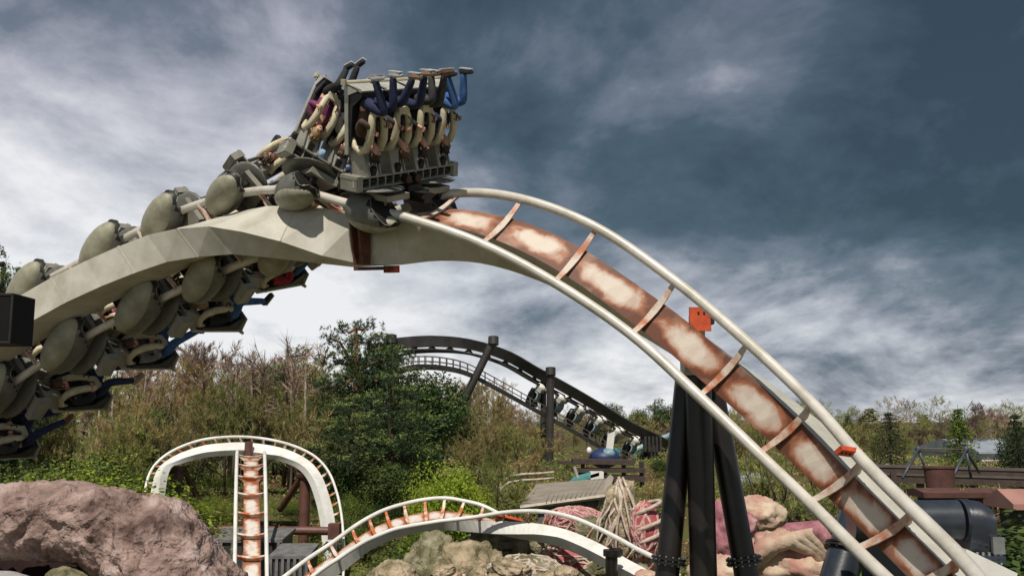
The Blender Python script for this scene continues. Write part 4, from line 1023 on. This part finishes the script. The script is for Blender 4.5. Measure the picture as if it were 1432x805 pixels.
box_building('grey_shelter', 1040, 1064, 672, 700, 36, 1.5, mat('shelter_side', (.25, .24, .22), .8), GROOF, 'small pale grey shelter between tripod and old tree', 0, pitch=.2)
# low post fence
r = empty('rail_fence', at(1130, 740, 30), label='low dark post and rail fence beneath the old spreading tree', cat='fence'); o0 = r.location
for k in range(9):
    a = at(1104+k*12, 716+k*1.2, 31-k*.15); m = MB(); m.cube(a-o0-V((0, 0, .45)), (.05, .05, .55)); m.build('post', BROWNS, r)
for dz in (0, -.3):
    m = MB(); a = at(1100, 717, 31)-o0+V((0, -.07, dz)); b_ = at(1204, 728, 29.7)-o0+V((0, -.07, dz)); m.box((a+b_)/2, (b_-a)/2, (0, .02, 0), (0, 0, .04)); m.build('rail', BROWNS, r)
# black loudspeaker at the left edge on its arm
BLK = mat('matt_black_cabinet', (.006, .006, .007), .7, 0, (.004, .004, .004), 5, spec=.2)
r = empty('loudspeaker', at(14, 448, 9), label='black box loudspeaker cut by the left edge in front of the track', cat='loudspeaker'); o0 = r.location
bx = MB(); c_ = at(0, 448, 9)-o0; bx.cube(c_, (.215, .2, .225)); bx.build('cabinet', BLK, r)
bx = MB(); bx.cube(c_+V((0, -.203, 0)), (.19, .006, .20)); bx.build('grille', BLK, r)
bx = MB()
for s in (-1, 1): bx.cube(c_+V((0, -.205, s*.215)), (.215, .012, .01))
for s in (-1, 1): bx.cube(c_+V((s*.206, -.205, 0)), (.009, .0125, .2))
bx.build('rim', DARK, r)
bx = MB(); bx.tube([c_+V((-.2, .1, 0)), c_+V((-.7, .15, 0)), ], .035, 8); bx.tube([c_+V((-.7, .15, .4)), V((c_.x-.7, c_.y+.15, -o0.z+.2))], .07, 10); bx.build('pole', SEATM, r)
# ------------------------------------------------------------------ vegetation
def unit(rn):
    while True:
        p = V((rn.uniform(-1, 1), rn.uniform(-1, 1), rn.uniform(-1, 1)))
        if .05 < p.length < 1: return p.normalized()
def sliver(m, p, d, l, w_, side, mi=0):
    e = p+d*l; s = d.cross(side); s = s.normalized()*w_ if s.length > 1e-6 else V((w_, 0, 0))
    m.add([p-s, p+s, e], [(0, 1, 2)], mi)
def bare_tree(seed, height=1.0, tr0=.017, spread=.5, nb=9, twigs=20, lean=.0, leaf=0, multi=1):
    """trunk + limbs (solid) and a crown of fine twigs, height 1"""
    rn = random.Random(seed); tr = MB(); cr = MB()
    def limb(p, d, l, r, lev):
        pts = [p]; q = p; dd = d
        for k in range(4):
            dd = (dd + unit(rn)*.20*(1+lev*.25) + V((0, 0, .10))).normalized(); q = q+dd*l/4; pts.append(q)
        (tr if lev < 3 else cr).tube(pts, [r*(1-.17*i) for i in range(5)], (7, 5, 4, 3)[min(lev, 3)], 0, False)
        if lev >= 3:
            for _ in range(twigs):
                u = rn.random(); b_ = lerp(pts[0], pts[-1], u) if rn.random() < .3 else pts[rn.randrange(1, 5)]
                sliver(cr, b_, (dd*1.1+unit(rn)*.8+V((0, 0, .25))).normalized(), l*rn.uniform(.35, .9), .0020+.0012*rn.random(), unit(rn))
                if leaf and rn.random() < leaf:
                    e = b_+unit(rn)*.02; a = unit(rn)*.008; c_ = unit(rn)*.008; cr.add([e-a, e+c_, e+a], [(0, 1, 2)], 1)
            return
        n = (nb, 5, 4)[lev]
        for k in range(n):
            u = (.28+.72*(k+rn.random()*.6)/n) if lev == 0 else (.25+.75*(k+rn.random())/n)
            i = min(3, int(u*4)); b_ = lerp(pts[i], pts[i+1], u*4-i)
            dr = unit(rn); dr.z = abs(dr.z)*.4; side = (dr-dd*dr.dot(dd)).normalized()
            nd = (dd*(.55+.35*u) + side*(spread*1.6)*(1.15-.4*u)).normalized()
            limb(b_, nd, l*(.60 if lev == 0 else .58)*(1.15-.45*u)*rn.uniform(.8, 1.15), r*.42*(1.2-.5*u), lev+1)
        if lev == 0: limb(pts[-1], dd, l*.35, r*.35, 2)
    for k in range(multi):
        limb(V((rn.uniform(-.03, .03), rn.uniform(-.03, .03), 0))*(multi > 1), V((rn.uniform(-.25, .25)*(multi > 1)+lean, rn.uniform(-.2, .2)*(multi > 1), 1)).normalized(), .74, tr0/math.sqrt(multi), 0)
    zmax = max(v[2] for v in cr.v); 
    for mb in (tr, cr): mb.v = [(x/zmax, y/zmax, z/zmax) for x, y, z in mb.v]
    return tr, cr
def quad(m, p, s, rn, nrm=None, mi=0, asp=.6):
    a = unit(rn); n_ = nrm if nrm is not None else unit(rn); a = (a-n_*a.dot(n_)); a = a.normalized()*s; b_ = n_.cross(a)*asp
    m.add([p-a, p-b_*.8+a*.1, p+a, p+b_], [(0, 1, 2, 3)], mi)
def leaf_bush(seed, n=7000, clumps=44, sz=.0115, r=(.5, .5, .5), mi2=.3):
    """crown of leaf clumps of uneven size, height about 1"""
    rn = random.Random(seed); m = MB(); cs = []
    for k in range(clumps):
        d = unit(rn); d.z = abs(d.z) if rn.random() < .8 else d.z*.4; q = rn.random()**.4
        cs.append((V((d.x*r[0]*q*.8, d.y*r[1]*q*.8, .42+d.z*r[2]*q*.8)), rn.uniform(.10, .20)))
    for k in range(n):
        c_, rr = rn.choice(cs); d = unit(rn); p = c_+d*rr*(rn.random()**.35)*V((1, 1, .8)).length*.62
        if p.z < 0: continue
        nrm = (d+unit(rn)*.7+V((0, 0, .3))).normalized(); quad(m, p, sz*rn.uniform(.7, 1.4), rn, nrm, 1 if rn.random() < mi2 else 0)
    z = max(v[2] for v in m.v); m.v = [(a/z, b_/z, c_/z) for a, b_, c_ in m.v]
    s = MB()
    for k in range(7):
        e = rn.choice(cs)[0]; s.tube([(rn.uniform(-.03, .03), rn.uniform(-.03, .03), -.02), e*.5+V((rn.uniform(-.05, .05), 0, 0)), e], [.016, .010, .004], 5)
    return s, m
def conifer(seed, n_lay=26, base_r=.24, droop=.25, dens=26, top=1.0, sz=.02):
    rn = random.Random(seed); t = MB(); t.tube([(0, 0, 0), (.004, 0, .5), (0, 0, 1)], [.016, .010, .002], 6); m = MB()
    for i in range(n_lay):
        z = .08+.90*(i/n_lay)**.92; R = base_r*(1-z)**.85*rn.uniform(.8, 1.15)+.012; nb = 9 if z < .8 else 6; a0 = rn.random()*6
        for k in range(nb):
            a = a0+2*math.pi*k/nb+rn.uniform(-.25, .25); L_ = R*rn.uniform(.7, 1.2); d = V((math.cos(a), math.sin(a), 0))
            e = V((0, 0, z))+d*L_-V((0, 0, L_*droop)); t.tube([(0, 0, z), tuple(e)], [.004, .001], 3)
            for q in range(dens):
                u = rn.random()**.7; p = lerp(V((0, 0, z)), e, u)+V((rn.uniform(-1, 1), rn.uniform(-1, 1), rn.uniform(-1, .4)))*.016*(1+1.2*(1-u))
                quad(m, p, sz*rn.uniform(.6, 1.2), rn, (V((0, 0, .7))+unit(rn)*.8).normalized(), 1 if rn.random() < .3 else 0, .35)
    return t, m
def pine(seed, pads, trunk):
    """Scots pine: flat needle pads at the ends of limbs. pads: (x, z, rx, rz)"""
    rn = random.Random(seed); t = MB(); t.tube(trunk, [.028, .024, .018, .010][:len(trunk)], 8); m = MB()
    for (x, z, rx, rz) in pads:
        rx *= 1.4; rz *= 1.05; y = rn.uniform(-.16, .16); c_ = V((x, y, z)); tp = min(trunk, key=lambda q: abs(q[2]-(z-.08)))
        t.tube([tp, (lerp(tp[0], x, .6), y*.5, z-.03), (x, y, z-rz*.4)], [.011, .008, .004], 5)
        for s in range(max(10, int(rx*rz*8500))):
            d = unit(rn); k = V((d.x*rx, d.y*rx, d.z*rz))*rn.random()**.4+c_
            for _ in range(14):
                p = k+unit(rn)*rn.random()*.022
                quad(m, p, .0115*rn.uniform(.6, 1.3), rn, (unit(rn)+V((0, 0, .4))).normalized(), 1 if (k.z > c_.z+rz*.25 and rn.random() < .7) else 0, .24)  # needles on pad tops take the paler copy, sunlight painted into colour
    return t, m
BARK = mat('grey_brown_bark', (.13, .10, .07), .9, 0, (.07, .055, .04), 5, rnd=.2, spec=.1)
BARKP = mat('pale_bark', (.30, .27, .21), .9, 0, (.17, .14, .10), 5, spec=.1)
TW_O = leafmat('olive_twigs', (.42, .33, .15), (.26, .20, .09), tr=.2); TW_P = leafmat('pinkish_twigs', (.40, .29, .22), (.26, .18, .14), tr=.2)
TW_G = leafmat('greenish_twigs', (.33, .34, .11), (.19, .20, .07), tr=.2); TW_D = leafmat('purple_brown_twigs', (.15, .09, .075), (.09, .06, .05), tr=.2)
BUD = leafmat('young_leaves', (.22, .27, .04), (.13, .17, .03), tr=.35)
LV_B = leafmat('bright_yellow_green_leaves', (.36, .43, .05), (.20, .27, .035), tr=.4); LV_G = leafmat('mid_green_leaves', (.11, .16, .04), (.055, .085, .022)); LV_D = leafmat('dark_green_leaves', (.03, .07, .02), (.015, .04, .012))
LV_Y = leafmat('yellow_leaves', (.42, .40, .05), (.25, .27, .03), tr=.4)
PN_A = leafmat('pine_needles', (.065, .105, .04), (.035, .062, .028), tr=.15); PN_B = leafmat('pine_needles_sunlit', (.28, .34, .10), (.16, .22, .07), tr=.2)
CN_G = leafmat('fresh_conifer_needles', (.10, .18, .035), (.06, .12, .03)); CN_D = leafmat('dull_conifer_needles', (.05, .075, .035), (.028, .045, .022))
TM = {}
def tmesh(key, pair, trunkm, crownm, n0='trunk', n1='crown'):
    t, c_ = pair; TM[key] = (t.mesh(n0, trunkm, True), c_.mesh(n1, crownm, False), n0, n1)
for k in range(4):
    tmesh('bareO%d' % k, bare_tree(10+k, spread=.42+.05*k, leaf=.4), BARK, [TW_O, BUD])
    t0, c0, a0, a1 = TM['bareO%d' % k]
    for nm, mm in (('P', TW_P), ('G', TW_G), ('D', TW_D)):
        c2 = c0.copy(); c2.materials[0] = mm
        if nm in 'PD': c2.materials[1] = mm
        TM['bare%s%d' % (nm, k)] = (t0, c2, a0, a1)
tmesh('birch', bare_tree(31, spread=.34, nb=8, twigs=16), BARKP, [TW_P, TW_P])
tmesh('multi', bare_tree(37, tr0=.05, spread=.85, nb=8, multi=2, leaf=.5), BARK, [TW_G, BUD])
for k in range(3):
    bb = leaf_bush(50+k, r=(.75, .65, .5)); 
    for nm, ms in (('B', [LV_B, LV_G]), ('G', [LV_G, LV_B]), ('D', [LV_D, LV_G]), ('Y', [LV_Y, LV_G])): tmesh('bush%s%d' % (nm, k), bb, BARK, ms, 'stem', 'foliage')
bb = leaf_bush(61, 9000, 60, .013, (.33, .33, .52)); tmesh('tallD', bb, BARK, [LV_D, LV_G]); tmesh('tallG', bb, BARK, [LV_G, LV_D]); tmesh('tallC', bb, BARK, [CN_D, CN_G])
bb = leaf_bush(66, 15000, 60, .0105, (.36, .36, .5)); LV_X = leafmat('bright_lime_leaves', (.55, .64, .06), (.36, .46, .05), tr=.45)  # bright lime as the bushes' own leaf colour
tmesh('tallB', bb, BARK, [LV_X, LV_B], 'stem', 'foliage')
tmesh('con0', conifer(71, 26, .36, .12, 26, sz=.016), BARK, [CN_G, LV_B]); tmesh('con1', conifer(72, 18, .42, .30, 26, sz=.016), BARK, [CN_D, LV_D]); tmesh('con2', conifer(73, 20, .36, .3, 22, sz=.016), BARK, [CN_D, CN_G])
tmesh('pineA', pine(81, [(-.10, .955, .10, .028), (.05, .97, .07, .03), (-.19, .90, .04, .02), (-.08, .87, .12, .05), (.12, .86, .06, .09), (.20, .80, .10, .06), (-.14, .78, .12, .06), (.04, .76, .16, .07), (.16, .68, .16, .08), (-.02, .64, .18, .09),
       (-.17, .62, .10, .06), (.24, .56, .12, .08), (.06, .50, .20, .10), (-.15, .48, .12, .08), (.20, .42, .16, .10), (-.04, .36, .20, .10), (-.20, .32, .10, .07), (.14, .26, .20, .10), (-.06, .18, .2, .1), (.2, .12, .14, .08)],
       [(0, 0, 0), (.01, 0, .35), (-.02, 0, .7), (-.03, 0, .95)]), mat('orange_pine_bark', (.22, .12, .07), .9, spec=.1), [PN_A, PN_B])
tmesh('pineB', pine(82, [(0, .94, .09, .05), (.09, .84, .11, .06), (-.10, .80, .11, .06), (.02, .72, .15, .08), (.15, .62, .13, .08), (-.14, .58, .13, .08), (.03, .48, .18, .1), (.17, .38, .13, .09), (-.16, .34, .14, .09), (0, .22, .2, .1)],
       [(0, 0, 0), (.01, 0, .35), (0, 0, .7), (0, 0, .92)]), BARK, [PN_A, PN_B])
rt = random.Random(99)
def plant(key, px, py, D, label, cat, w_=1.0, group=None, name=None, zb=None, rot=None, hadd=0.):
    tp = at(px, py, D); gz = ground_z(tp.x, tp.y)-.1 if zb is None else zb; h = tp.z-gz
    t, c_, n0, n1 = TM[key]
    r = empty(name or ('bush' if 'bush' in key else 'conifer' if key[:3] == 'con' else 'pine_tree' if 'pine' in key else 'tree'), (tp.x, tp.y, gz), (0, 0, rt.uniform(0, 6.28) if rot is None else rot), label=label, cat=cat, group=group)
    r.scale = (h*w_, h*w_, h)
    link(n0, t, r); link(n1, c_, r); return r
# the wood on the left
for x, y, D, lab in ((218, 560, 57, 'dark green ivy-covered tree in the wood right of the lowest riders'), (388, 515, 63, 'green holly-like tree in the wood left of the big pine'), (300, 560, 55, 'ivy-clad green tree in the wood above the hoop track'), (345, 545, 58, 'dark green young pine among the bare trees above the hoop'), (455, 545, 54, 'green shrubby tree leaning on the big pine\'s left side'), (170, 570, 52, 'green tree in the wood over the laurel bushes')): plant('tallG', x, y, D, lab, 'tree', .55)
G1 = 'bare olive trees in the wood behind the train'
L1 = 'bare olive-brown tree in the dense wood at the left'
spec = [(20, 500, 62, 'O'), (62, 488, 68, 'G'), (95, 505, 58, 'O'), (128, 480, 72, 'P'), (160, 500, 60, 'O'), (190, 520, 52, 'G'), (205, 495, 70, 'O'), (232, 505, 62, 'O'), (250, 492, 74, 'P'),
        (300, 495, 66, 'O'), (335, 505, 60, 'G'), (352, 492, 70, 'O'), (378, 508, 58, 'O'), (405, 500, 66, 'G'), (432, 498, 62, 'O'), (447, 512, 56, 'O'), (275, 520, 54, 'O'), (320, 530, 50, 'G'), (365, 540, 50, 'O'), (410, 535, 50, 'G'),
        (110, 545, 48, 'G'), (225, 548, 48, 'O'), (50, 560, 46, 'O'), (460, 535, 62, 'G'), (150, 560, 45, 'O'), (180, 575, 43, 'G'), (285, 560, 46, 'O'), (440, 560, 47, 'O')]
for i, (x, y, D, c_) in enumerate(spec): plant('bare%s%d' % (c_, i % 4), x, y, D, L1, 'tree', 1.0, G1)
for x, y, D, lab in ((318, 466, 66, 'tall pinkish bare tree standing highest left of the pine against white sky'), (287, 474, 68, 'pinkish bare tree second left of the tallest pinkish one'), (345, 482, 64, 'pinkish bare tree just right of the tallest pinkish one')): plant('birch', x, y, D, lab, 'tree', 1.1)
plant('pineB', 402, 482, 60, 'small green pine poking above the bare wood left of the big pine', 'pine tree', .9)
plant('pineB', 8, 338, 45, 'dark green pine at the far left edge above the train', 'pine tree', .75, zb=4.5)
plant('pineB', 42, 372, 50, 'lower dark green pine tip beside the far left pine', 'pine tree', .5, zb=4.5)
plant('pineA', 505, 447, 52, 'big Scots pine with flat layered top in the middle left', 'pine tree', .95, rot=0)
plant('pineB', 535, 462, 54, 'dark pine close behind the big Scots pine on its right', 'pine tree', 1.0)
plant('tallD', 600, 508, 55, 'rounded dark green evergreen at the right shoulder of the Scots pine', 'tree', .95)
plant('pineB', 548, 520, 49, 'broad green pine low in front of the Scots pine', 'pine tree', 1.3)
plant('pineB', 492, 560, 47, 'low spreading pine at the foot of the Scots pine', 'pine tree', 1.5)
plant('tallG', 480, 640, 47, 'mid green shrub at the left foot of the Scots pine', 'bush', 1.2, name='bush')
plant('tallG', 540, 645, 46, 'green shrub between Scots pine foot and bright yellow bush', 'bush', 1.3, name='bush')
# right of the pine
G2 = 'bare golden-brown trees under the far lift hill'; L2 = 'bare golden-brown tree under the far lift hill'
for i, (x, y, D, c_, w_) in enumerate([(648, 528, 82, 'P', .9), (670, 522, 84, 'O', 1), (690, 535, 80, 'O', 1), (712, 548, 82, 'P', 1), (735, 570, 84, 'P', 1), (640, 560, 60, 'G', 1.1), (668, 575, 58, 'O', 1.2), (700, 580, 60, 'O', 1.2), (728, 588, 58, 'G', 1.2), (752, 590, 60, 'O', 1.2),
        (780, 592, 88, 'P', 1.2), (800, 600, 90, 'O', 1.2), (820, 598, 92, 'P', 1.2), (612, 600, 54, 'G', 1.2), (650, 605, 52, 'O', 1.2), (695, 620, 52, 'G', 1.3), (735, 630, 54, 'O', 1.3), (845, 612, 95, 'O', 1.4), (868, 600, 110, 'D', 1.4), (885, 590, 120, 'P', 1.4), (905, 600, 110, 'D', 1.4), (930, 596, 115, 'P', 1.4), (940, 610, 90, 'O', 1.4), (790, 640, 62, 'G', 1.4), (820, 634, 66, 'O', 1.4)]):
    plant('bare%s%d' % (c_, (i+1) % 4), x, y, D, L2, 'tree', w_, G2)
plant('bareG1', 712, 640, 40, 'small thin bare sapling beside the thin curved service track', 'tree', 1.3)
for i, (x, y, D, lab) in enumerate([(848, 560, 125, 'far green pine rising behind the far train, leftmost of its group'), (862, 566, 122, 'far green pine right beside the leftmost far pine'), (893, 568, 125, 'far green pine behind the lower end of the far lift hill'), (915, 556, 120, 'tallest far green pine left of the tripod support'),
        (930, 562, 128, 'far green pine just right of the tallest far one'), (951, 570, 130, 'far green pine close to the tripod\'s left leg'), (835, 575, 118, 'low far pine seen just above the far lift hill')]): plant('pineB' if i % 2 else 'tallC', x, y, D, lab, 'pine tree', 1.0, name='pine_tree')
plant('tallG', 925, 640, 62, 'green leafy tree at the lower end of the far train', 'tree', 1.6)
plant('bareG2', 935, 655, 48, 'pale green twiggy bush left of the tripod', 'bush', 1.8, name='bush')
plant('bareO1', 905, 670, 46, 'thin olive scrub by the platform posts', 'bush', 1.6, name='bush')
# behind the big descending track
plant('multi', 1090, 600, 33, 'old spreading bare tree with thick limbs behind the big track', 'tree', .95)
G3 = 'olive trees behind the big descending track'; L3 = 'bare olive tree in the row behind the big descending track'
for i, (x, y, D, c_) in enumerate([(1020, 585, 60, 'O'), (1042, 570, 64, 'G'), (1065, 565, 70, 'O'), (1095, 585, 68, 'G'), (1125, 590, 62, 'O'), (1150, 590, 64, 'G'), (1175, 590, 60, 'G'), (1195, 585, 66, 'O'), (1218, 592, 58, 'G'), (1262, 600, 66, 'G'), (1140, 610, 48, 'O'), (1170, 618, 46, 'G'), (1205, 615, 48, 'G')]):
    plant('bare%s%d' % (c_, i % 4), x, y, D, L3, 'tree', 1.15, G3)
for i, (x, y, D) in enumerate([(1185, 578, 90), (1205, 580, 92)]): plant('con1', x, y, D, 'dull green conifer tip between the big track and the tall dull conifer' if i else 'dull green conifer just right of the big track', 'conifer', 1.2)
plant('con1', 1242, 570, 55, 'tall dull green conifer right of the big track', 'conifer', 1.0)
plant('con0', 1339, 565, 48, 'fresh light green pointed conifer behind the A-frame', 'conifer', .95)
plant('con1', 1418, 570, 46, 'dark slender conifer at the right edge', 'conifer', .8); plant('tallC', 1425, 590, 50, 'dark dense tree behind the right edge conifer', 'tree', .9)
G4 = 'far purple-brown bare trees on the right horizon'; L4 = 'far purple-brown bare tree on the right horizon'
for i, (x, y, D, c_) in enumerate([(1268, 600, 120, 'D'), (1282, 596, 130, 'D'), (1298, 592, 125, 'D'), (1312, 598, 120, 'D'), (1360, 588, 110, 'D'), (1375, 582, 112, 'D'), (1392, 572, 90, 'P'), (1400, 580, 95, 'P'), (1352, 600, 100, 'D'), (1320, 604, 100, 'D'), (1285, 610, 90, 'D'), (1382, 600, 85, 'O'), (1255, 604, 110, 'D'), (1230, 596, 130, 'D'), (1440, 590, 100, 'D')]):
    plant('bare%s%d' % (c_, i % 4), x, y, D, L4, 'tree', 1.4, G4)
plant('birch', 1392, 568, 80, 'tall pinkish bare tree left of the dark right edge conifer', 'tree', 1.0)
# scrub and bushes
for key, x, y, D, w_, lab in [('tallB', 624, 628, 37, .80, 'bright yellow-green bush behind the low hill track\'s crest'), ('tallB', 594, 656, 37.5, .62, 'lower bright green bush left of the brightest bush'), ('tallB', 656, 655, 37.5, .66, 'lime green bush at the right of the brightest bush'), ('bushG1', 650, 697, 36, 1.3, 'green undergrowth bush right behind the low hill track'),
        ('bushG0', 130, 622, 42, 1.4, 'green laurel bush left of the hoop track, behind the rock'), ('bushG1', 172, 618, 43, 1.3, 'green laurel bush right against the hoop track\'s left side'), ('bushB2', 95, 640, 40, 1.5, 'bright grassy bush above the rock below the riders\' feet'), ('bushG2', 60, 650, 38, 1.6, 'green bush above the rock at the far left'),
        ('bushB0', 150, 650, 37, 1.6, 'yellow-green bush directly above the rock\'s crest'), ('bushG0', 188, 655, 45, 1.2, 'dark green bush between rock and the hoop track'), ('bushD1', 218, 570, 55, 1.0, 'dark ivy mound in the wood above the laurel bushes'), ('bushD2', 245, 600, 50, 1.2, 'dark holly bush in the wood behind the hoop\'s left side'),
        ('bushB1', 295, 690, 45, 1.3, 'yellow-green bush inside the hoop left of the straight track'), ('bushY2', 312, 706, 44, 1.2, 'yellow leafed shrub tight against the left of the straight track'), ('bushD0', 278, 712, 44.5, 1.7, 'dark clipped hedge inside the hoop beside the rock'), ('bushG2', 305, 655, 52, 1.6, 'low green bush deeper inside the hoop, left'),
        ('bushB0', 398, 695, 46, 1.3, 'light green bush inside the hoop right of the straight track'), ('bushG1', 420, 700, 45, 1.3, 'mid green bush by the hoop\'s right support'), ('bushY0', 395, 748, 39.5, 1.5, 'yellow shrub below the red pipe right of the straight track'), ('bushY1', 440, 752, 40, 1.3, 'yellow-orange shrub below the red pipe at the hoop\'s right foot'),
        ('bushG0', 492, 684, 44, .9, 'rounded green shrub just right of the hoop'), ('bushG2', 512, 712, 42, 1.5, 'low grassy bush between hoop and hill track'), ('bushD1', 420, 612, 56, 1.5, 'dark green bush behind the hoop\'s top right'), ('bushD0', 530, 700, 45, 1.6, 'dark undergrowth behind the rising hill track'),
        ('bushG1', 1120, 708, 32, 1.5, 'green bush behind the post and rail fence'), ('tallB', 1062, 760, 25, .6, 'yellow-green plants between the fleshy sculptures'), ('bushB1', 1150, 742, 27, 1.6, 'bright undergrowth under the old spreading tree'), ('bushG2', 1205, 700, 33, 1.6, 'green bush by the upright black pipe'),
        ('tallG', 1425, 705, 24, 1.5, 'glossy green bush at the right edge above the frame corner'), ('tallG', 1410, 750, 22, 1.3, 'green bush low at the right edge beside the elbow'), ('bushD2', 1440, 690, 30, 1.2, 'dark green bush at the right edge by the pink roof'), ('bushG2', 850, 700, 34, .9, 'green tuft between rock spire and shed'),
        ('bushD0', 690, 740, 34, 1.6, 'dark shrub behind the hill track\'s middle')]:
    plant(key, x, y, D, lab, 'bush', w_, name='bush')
for i, (x, y, D, c_, w_) in enumerate([(1270, 672, 33, 'P', 1.4), (1300, 668, 32, 'O', 1.6), (1335, 680, 31, 'P', 1.5), (1370, 678, 32, 'O', 1.5), (1245, 680, 34, 'G', 1.6)]):
    plant('bare%s%d' % (c_, i % 4), x, y, D, ['brown twiggy scrub directly in front of the A-frame\'s left leg', 'brown twiggy scrub just left of the red-brown tank', 'brown twiggy scrub just right of the red-brown tank', 'brown twiggy scrub above the capped elbow of the fat pipe', 'greenish twiggy scrub right against the big track\'s upper rail'][i], 'bush', w_, 'twiggy scrub above the horizontal pipe', name='bush')
rq = random.Random(21)
for i in range(16):
    x = rq.uniform(255, 455) if i < 11 else rq.uniform(60, 240); a = at(x, rq.uniform(478, 520), rq.uniform(50, 60)); gz = ground_z(a.x, a.y)-.1; h = a.z-gz
    r = empty('tree', (a.x, a.y, gz), label='tall thin bare trunk standing in the wood left of the big pine', cat='tree', group='thin bare trunks in the left wood'); m = MB()
    m.tube([(0, 0, 0), (.1, 0, h*.4), (-.05, 0, h*.75), (.05, 0, h)], [.13, .10, .06, .015], 7); m.build('trunk', BARKP if i % 3 else BARK, r, smooth=True); m = MB()
    for q in range(14):
        z = h*rq.uniform(.4, .95); d = (unit(rq)+V((0, 0, .9))).normalized(); e = V((0, 0, z))+d*h*.16; m.tube([(0, 0, z), e], [.04, .01], 4)
        for _ in range(30): sliver(m, lerp(V((0, 0, z)), e, rq.random()), (d+unit(rq)*.7).normalized(), h*.09*rq.random()+.2, .018, unit(rq))
    m.build('crown', TW_P, r)
# birch stem and bare trunks seen in the left wood
for x, y0, D, lab in ((137, 590, 46, 'thin pale birch stem below the riders\' blue jeans'), (155, 600, 50, 'thin grey stem left of the laurel bushes'), (426, 560, 48, 'white birch stem in the wood above the hoop track')):
    a = at(x, y0, D); gz = ground_z(a.x, a.y)-.1; r = empty('tree', (a.x, a.y, gz), label=lab, cat='tree'); m = MB(); h = a.z-gz+2
    m.tube([(0, 0, 0), (.05, 0, h*.5), (.0, 0, h)], [.10, .08, .04], 8); m.build('trunk', BARKP, r, smooth=True)
    m = MB(); rn = random.Random(x)
    for q in range(120): sliver(m, V((0, 0, h*rn.uniform(.5, 1))), (unit(rn)+V((0, 0, .6))).normalized(), h*.2*rn.random(), .02, unit(rn))
    m.build('crown', TW_O, r)
# far wood as one mass, joined mesh
import numpy as np
def merge(name, items, mats, **tags):
    vs = []; fs = []; mi = []; o_ = 0
    for me, M_ in items:
        n_ = len(me.vertices); a = np.empty(n_*3, 'f'); me.vertices.foreach_get('co', a); a = a.reshape(-1, 3)
        R3 = np.array(M_.to_3x3()); a = a@R3.T+np.array(M_.translation); vs.append(a)
        nl = len(me.loops); l = np.empty(nl, 'i'); me.loops.foreach_get('vertex_index', l); tot = np.empty(len(me.polygons), 'i'); me.polygons.foreach_get('loop_total', tot)
        fs.append((l+o_, tot)); o_ += n_; k = rt.randrange(len(mats)); mi.append(np.full(len(tot), k, 'i'))
    v = np.concatenate(vs); l = np.concatenate([f[0] for f in fs]); tot = np.concatenate([f[1] for f in fs])
    me = bpy.data.meshes.new(name); me.vertices.add(len(v)); me.vertices.foreach_set('co', v.astype('f').ravel()); me.loops.add(len(l)); me.loops.foreach_set('vertex_index', l)
    me.polygons.add(len(tot)); me.polygons.foreach_set('loop_start', np.concatenate([[0], np.cumsum(tot)[:-1]]).astype('i')); me.polygons.foreach_set('loop_total', tot)
    for mm in mats: me.materials.append(mm)
    me.polygons.foreach_set('material_index', np.concatenate(mi)); me.update(calc_edges=True); o = link(name, me); tag(o, **tags); return o
small = [bare_tree(90+k, spread=.6, nb=8, twigs=10)[1].mesh('w', TW_O) for k in range(2)]
smallp = [conifer(95, 14, .3, .2, 8, sz=.04)[1].mesh('w', CN_D)]
items = []
for q in range(84):
    D = rt.uniform(80, 125); px = -150+q*20+rt.uniform(-15, 15); x = at(px, 500, D).x
    g_ = ground_z(x, D)-.2; h = rt.uniform(6.0, 8.5)*(1.12 if px < 700 else .66); M_ = Matrix.Translation((x, D, g_)) @ Matrix.Rotation(rt.uniform(0, 6), 4, 'Z') @ Matrix.Diagonal((h*1.3, h*1.3, h, 1))
    items.append((small[q % 2], M_))
merge('far_woodland', items, [TW_O, TW_G, TW_D], label='brown bare woodland massed along the horizon', cat='woodland', kind='stuff')
items = []
for q in range(110):
    D = rt.uniform(150, 500); px = -100+q*15+rt.uniform(-15, 15); x = at(px, 500, D).x; g_ = ground_z(x, D)-.2; h = rt.uniform(4.5, 7)*(1 if D < 300 else 1.2)
    items.append((smallp[0] if rt.random() < .25 else small[q % 2], Matrix.Translation((x, D, g_)) @ Matrix.Rotation(rt.uniform(0, 6), 4, 'Z') @ Matrix.Diagonal((h*3, h*3, h, 1))))
merge('far_woodland', items, [TW_D, TW_G, CN_D], label='distant dark woodland band below the blue hills', cat='woodland', kind='stuff')
# undergrowth: leaf litter tufts and ivy over the slope, seen between things
m = MB(); rn = random.Random(4)
for q in range(130000):
    y = 26+64*rn.random()**1.4; x = rn.uniform(-.62, .62)*y*1.0; n_ = mnoise.noise(V((x*.23, y*.23, 1)))
    if n_ < -.05 and rn.random() < .8: continue
    z = ground_z(x, y); s = .06+.0014*y
    quad(m, V((x, y, z+rn.random()*.30*(1+n_))), s*rn.uniform(.3, .8), rn, (V((0, -.4, .8))+unit(rn)*.8).normalized(), (0 if n_ > .42 else 1 if n_ > .12 else 3) if rn.random() < .75 else rn.randrange(4), .5)
m.build('undergrowth', [LV_B, LV_G, LV_D, TW_O], label='ivy, brambles and rough grass carpeting the slope', cat='undergrowth', kind='stuff')
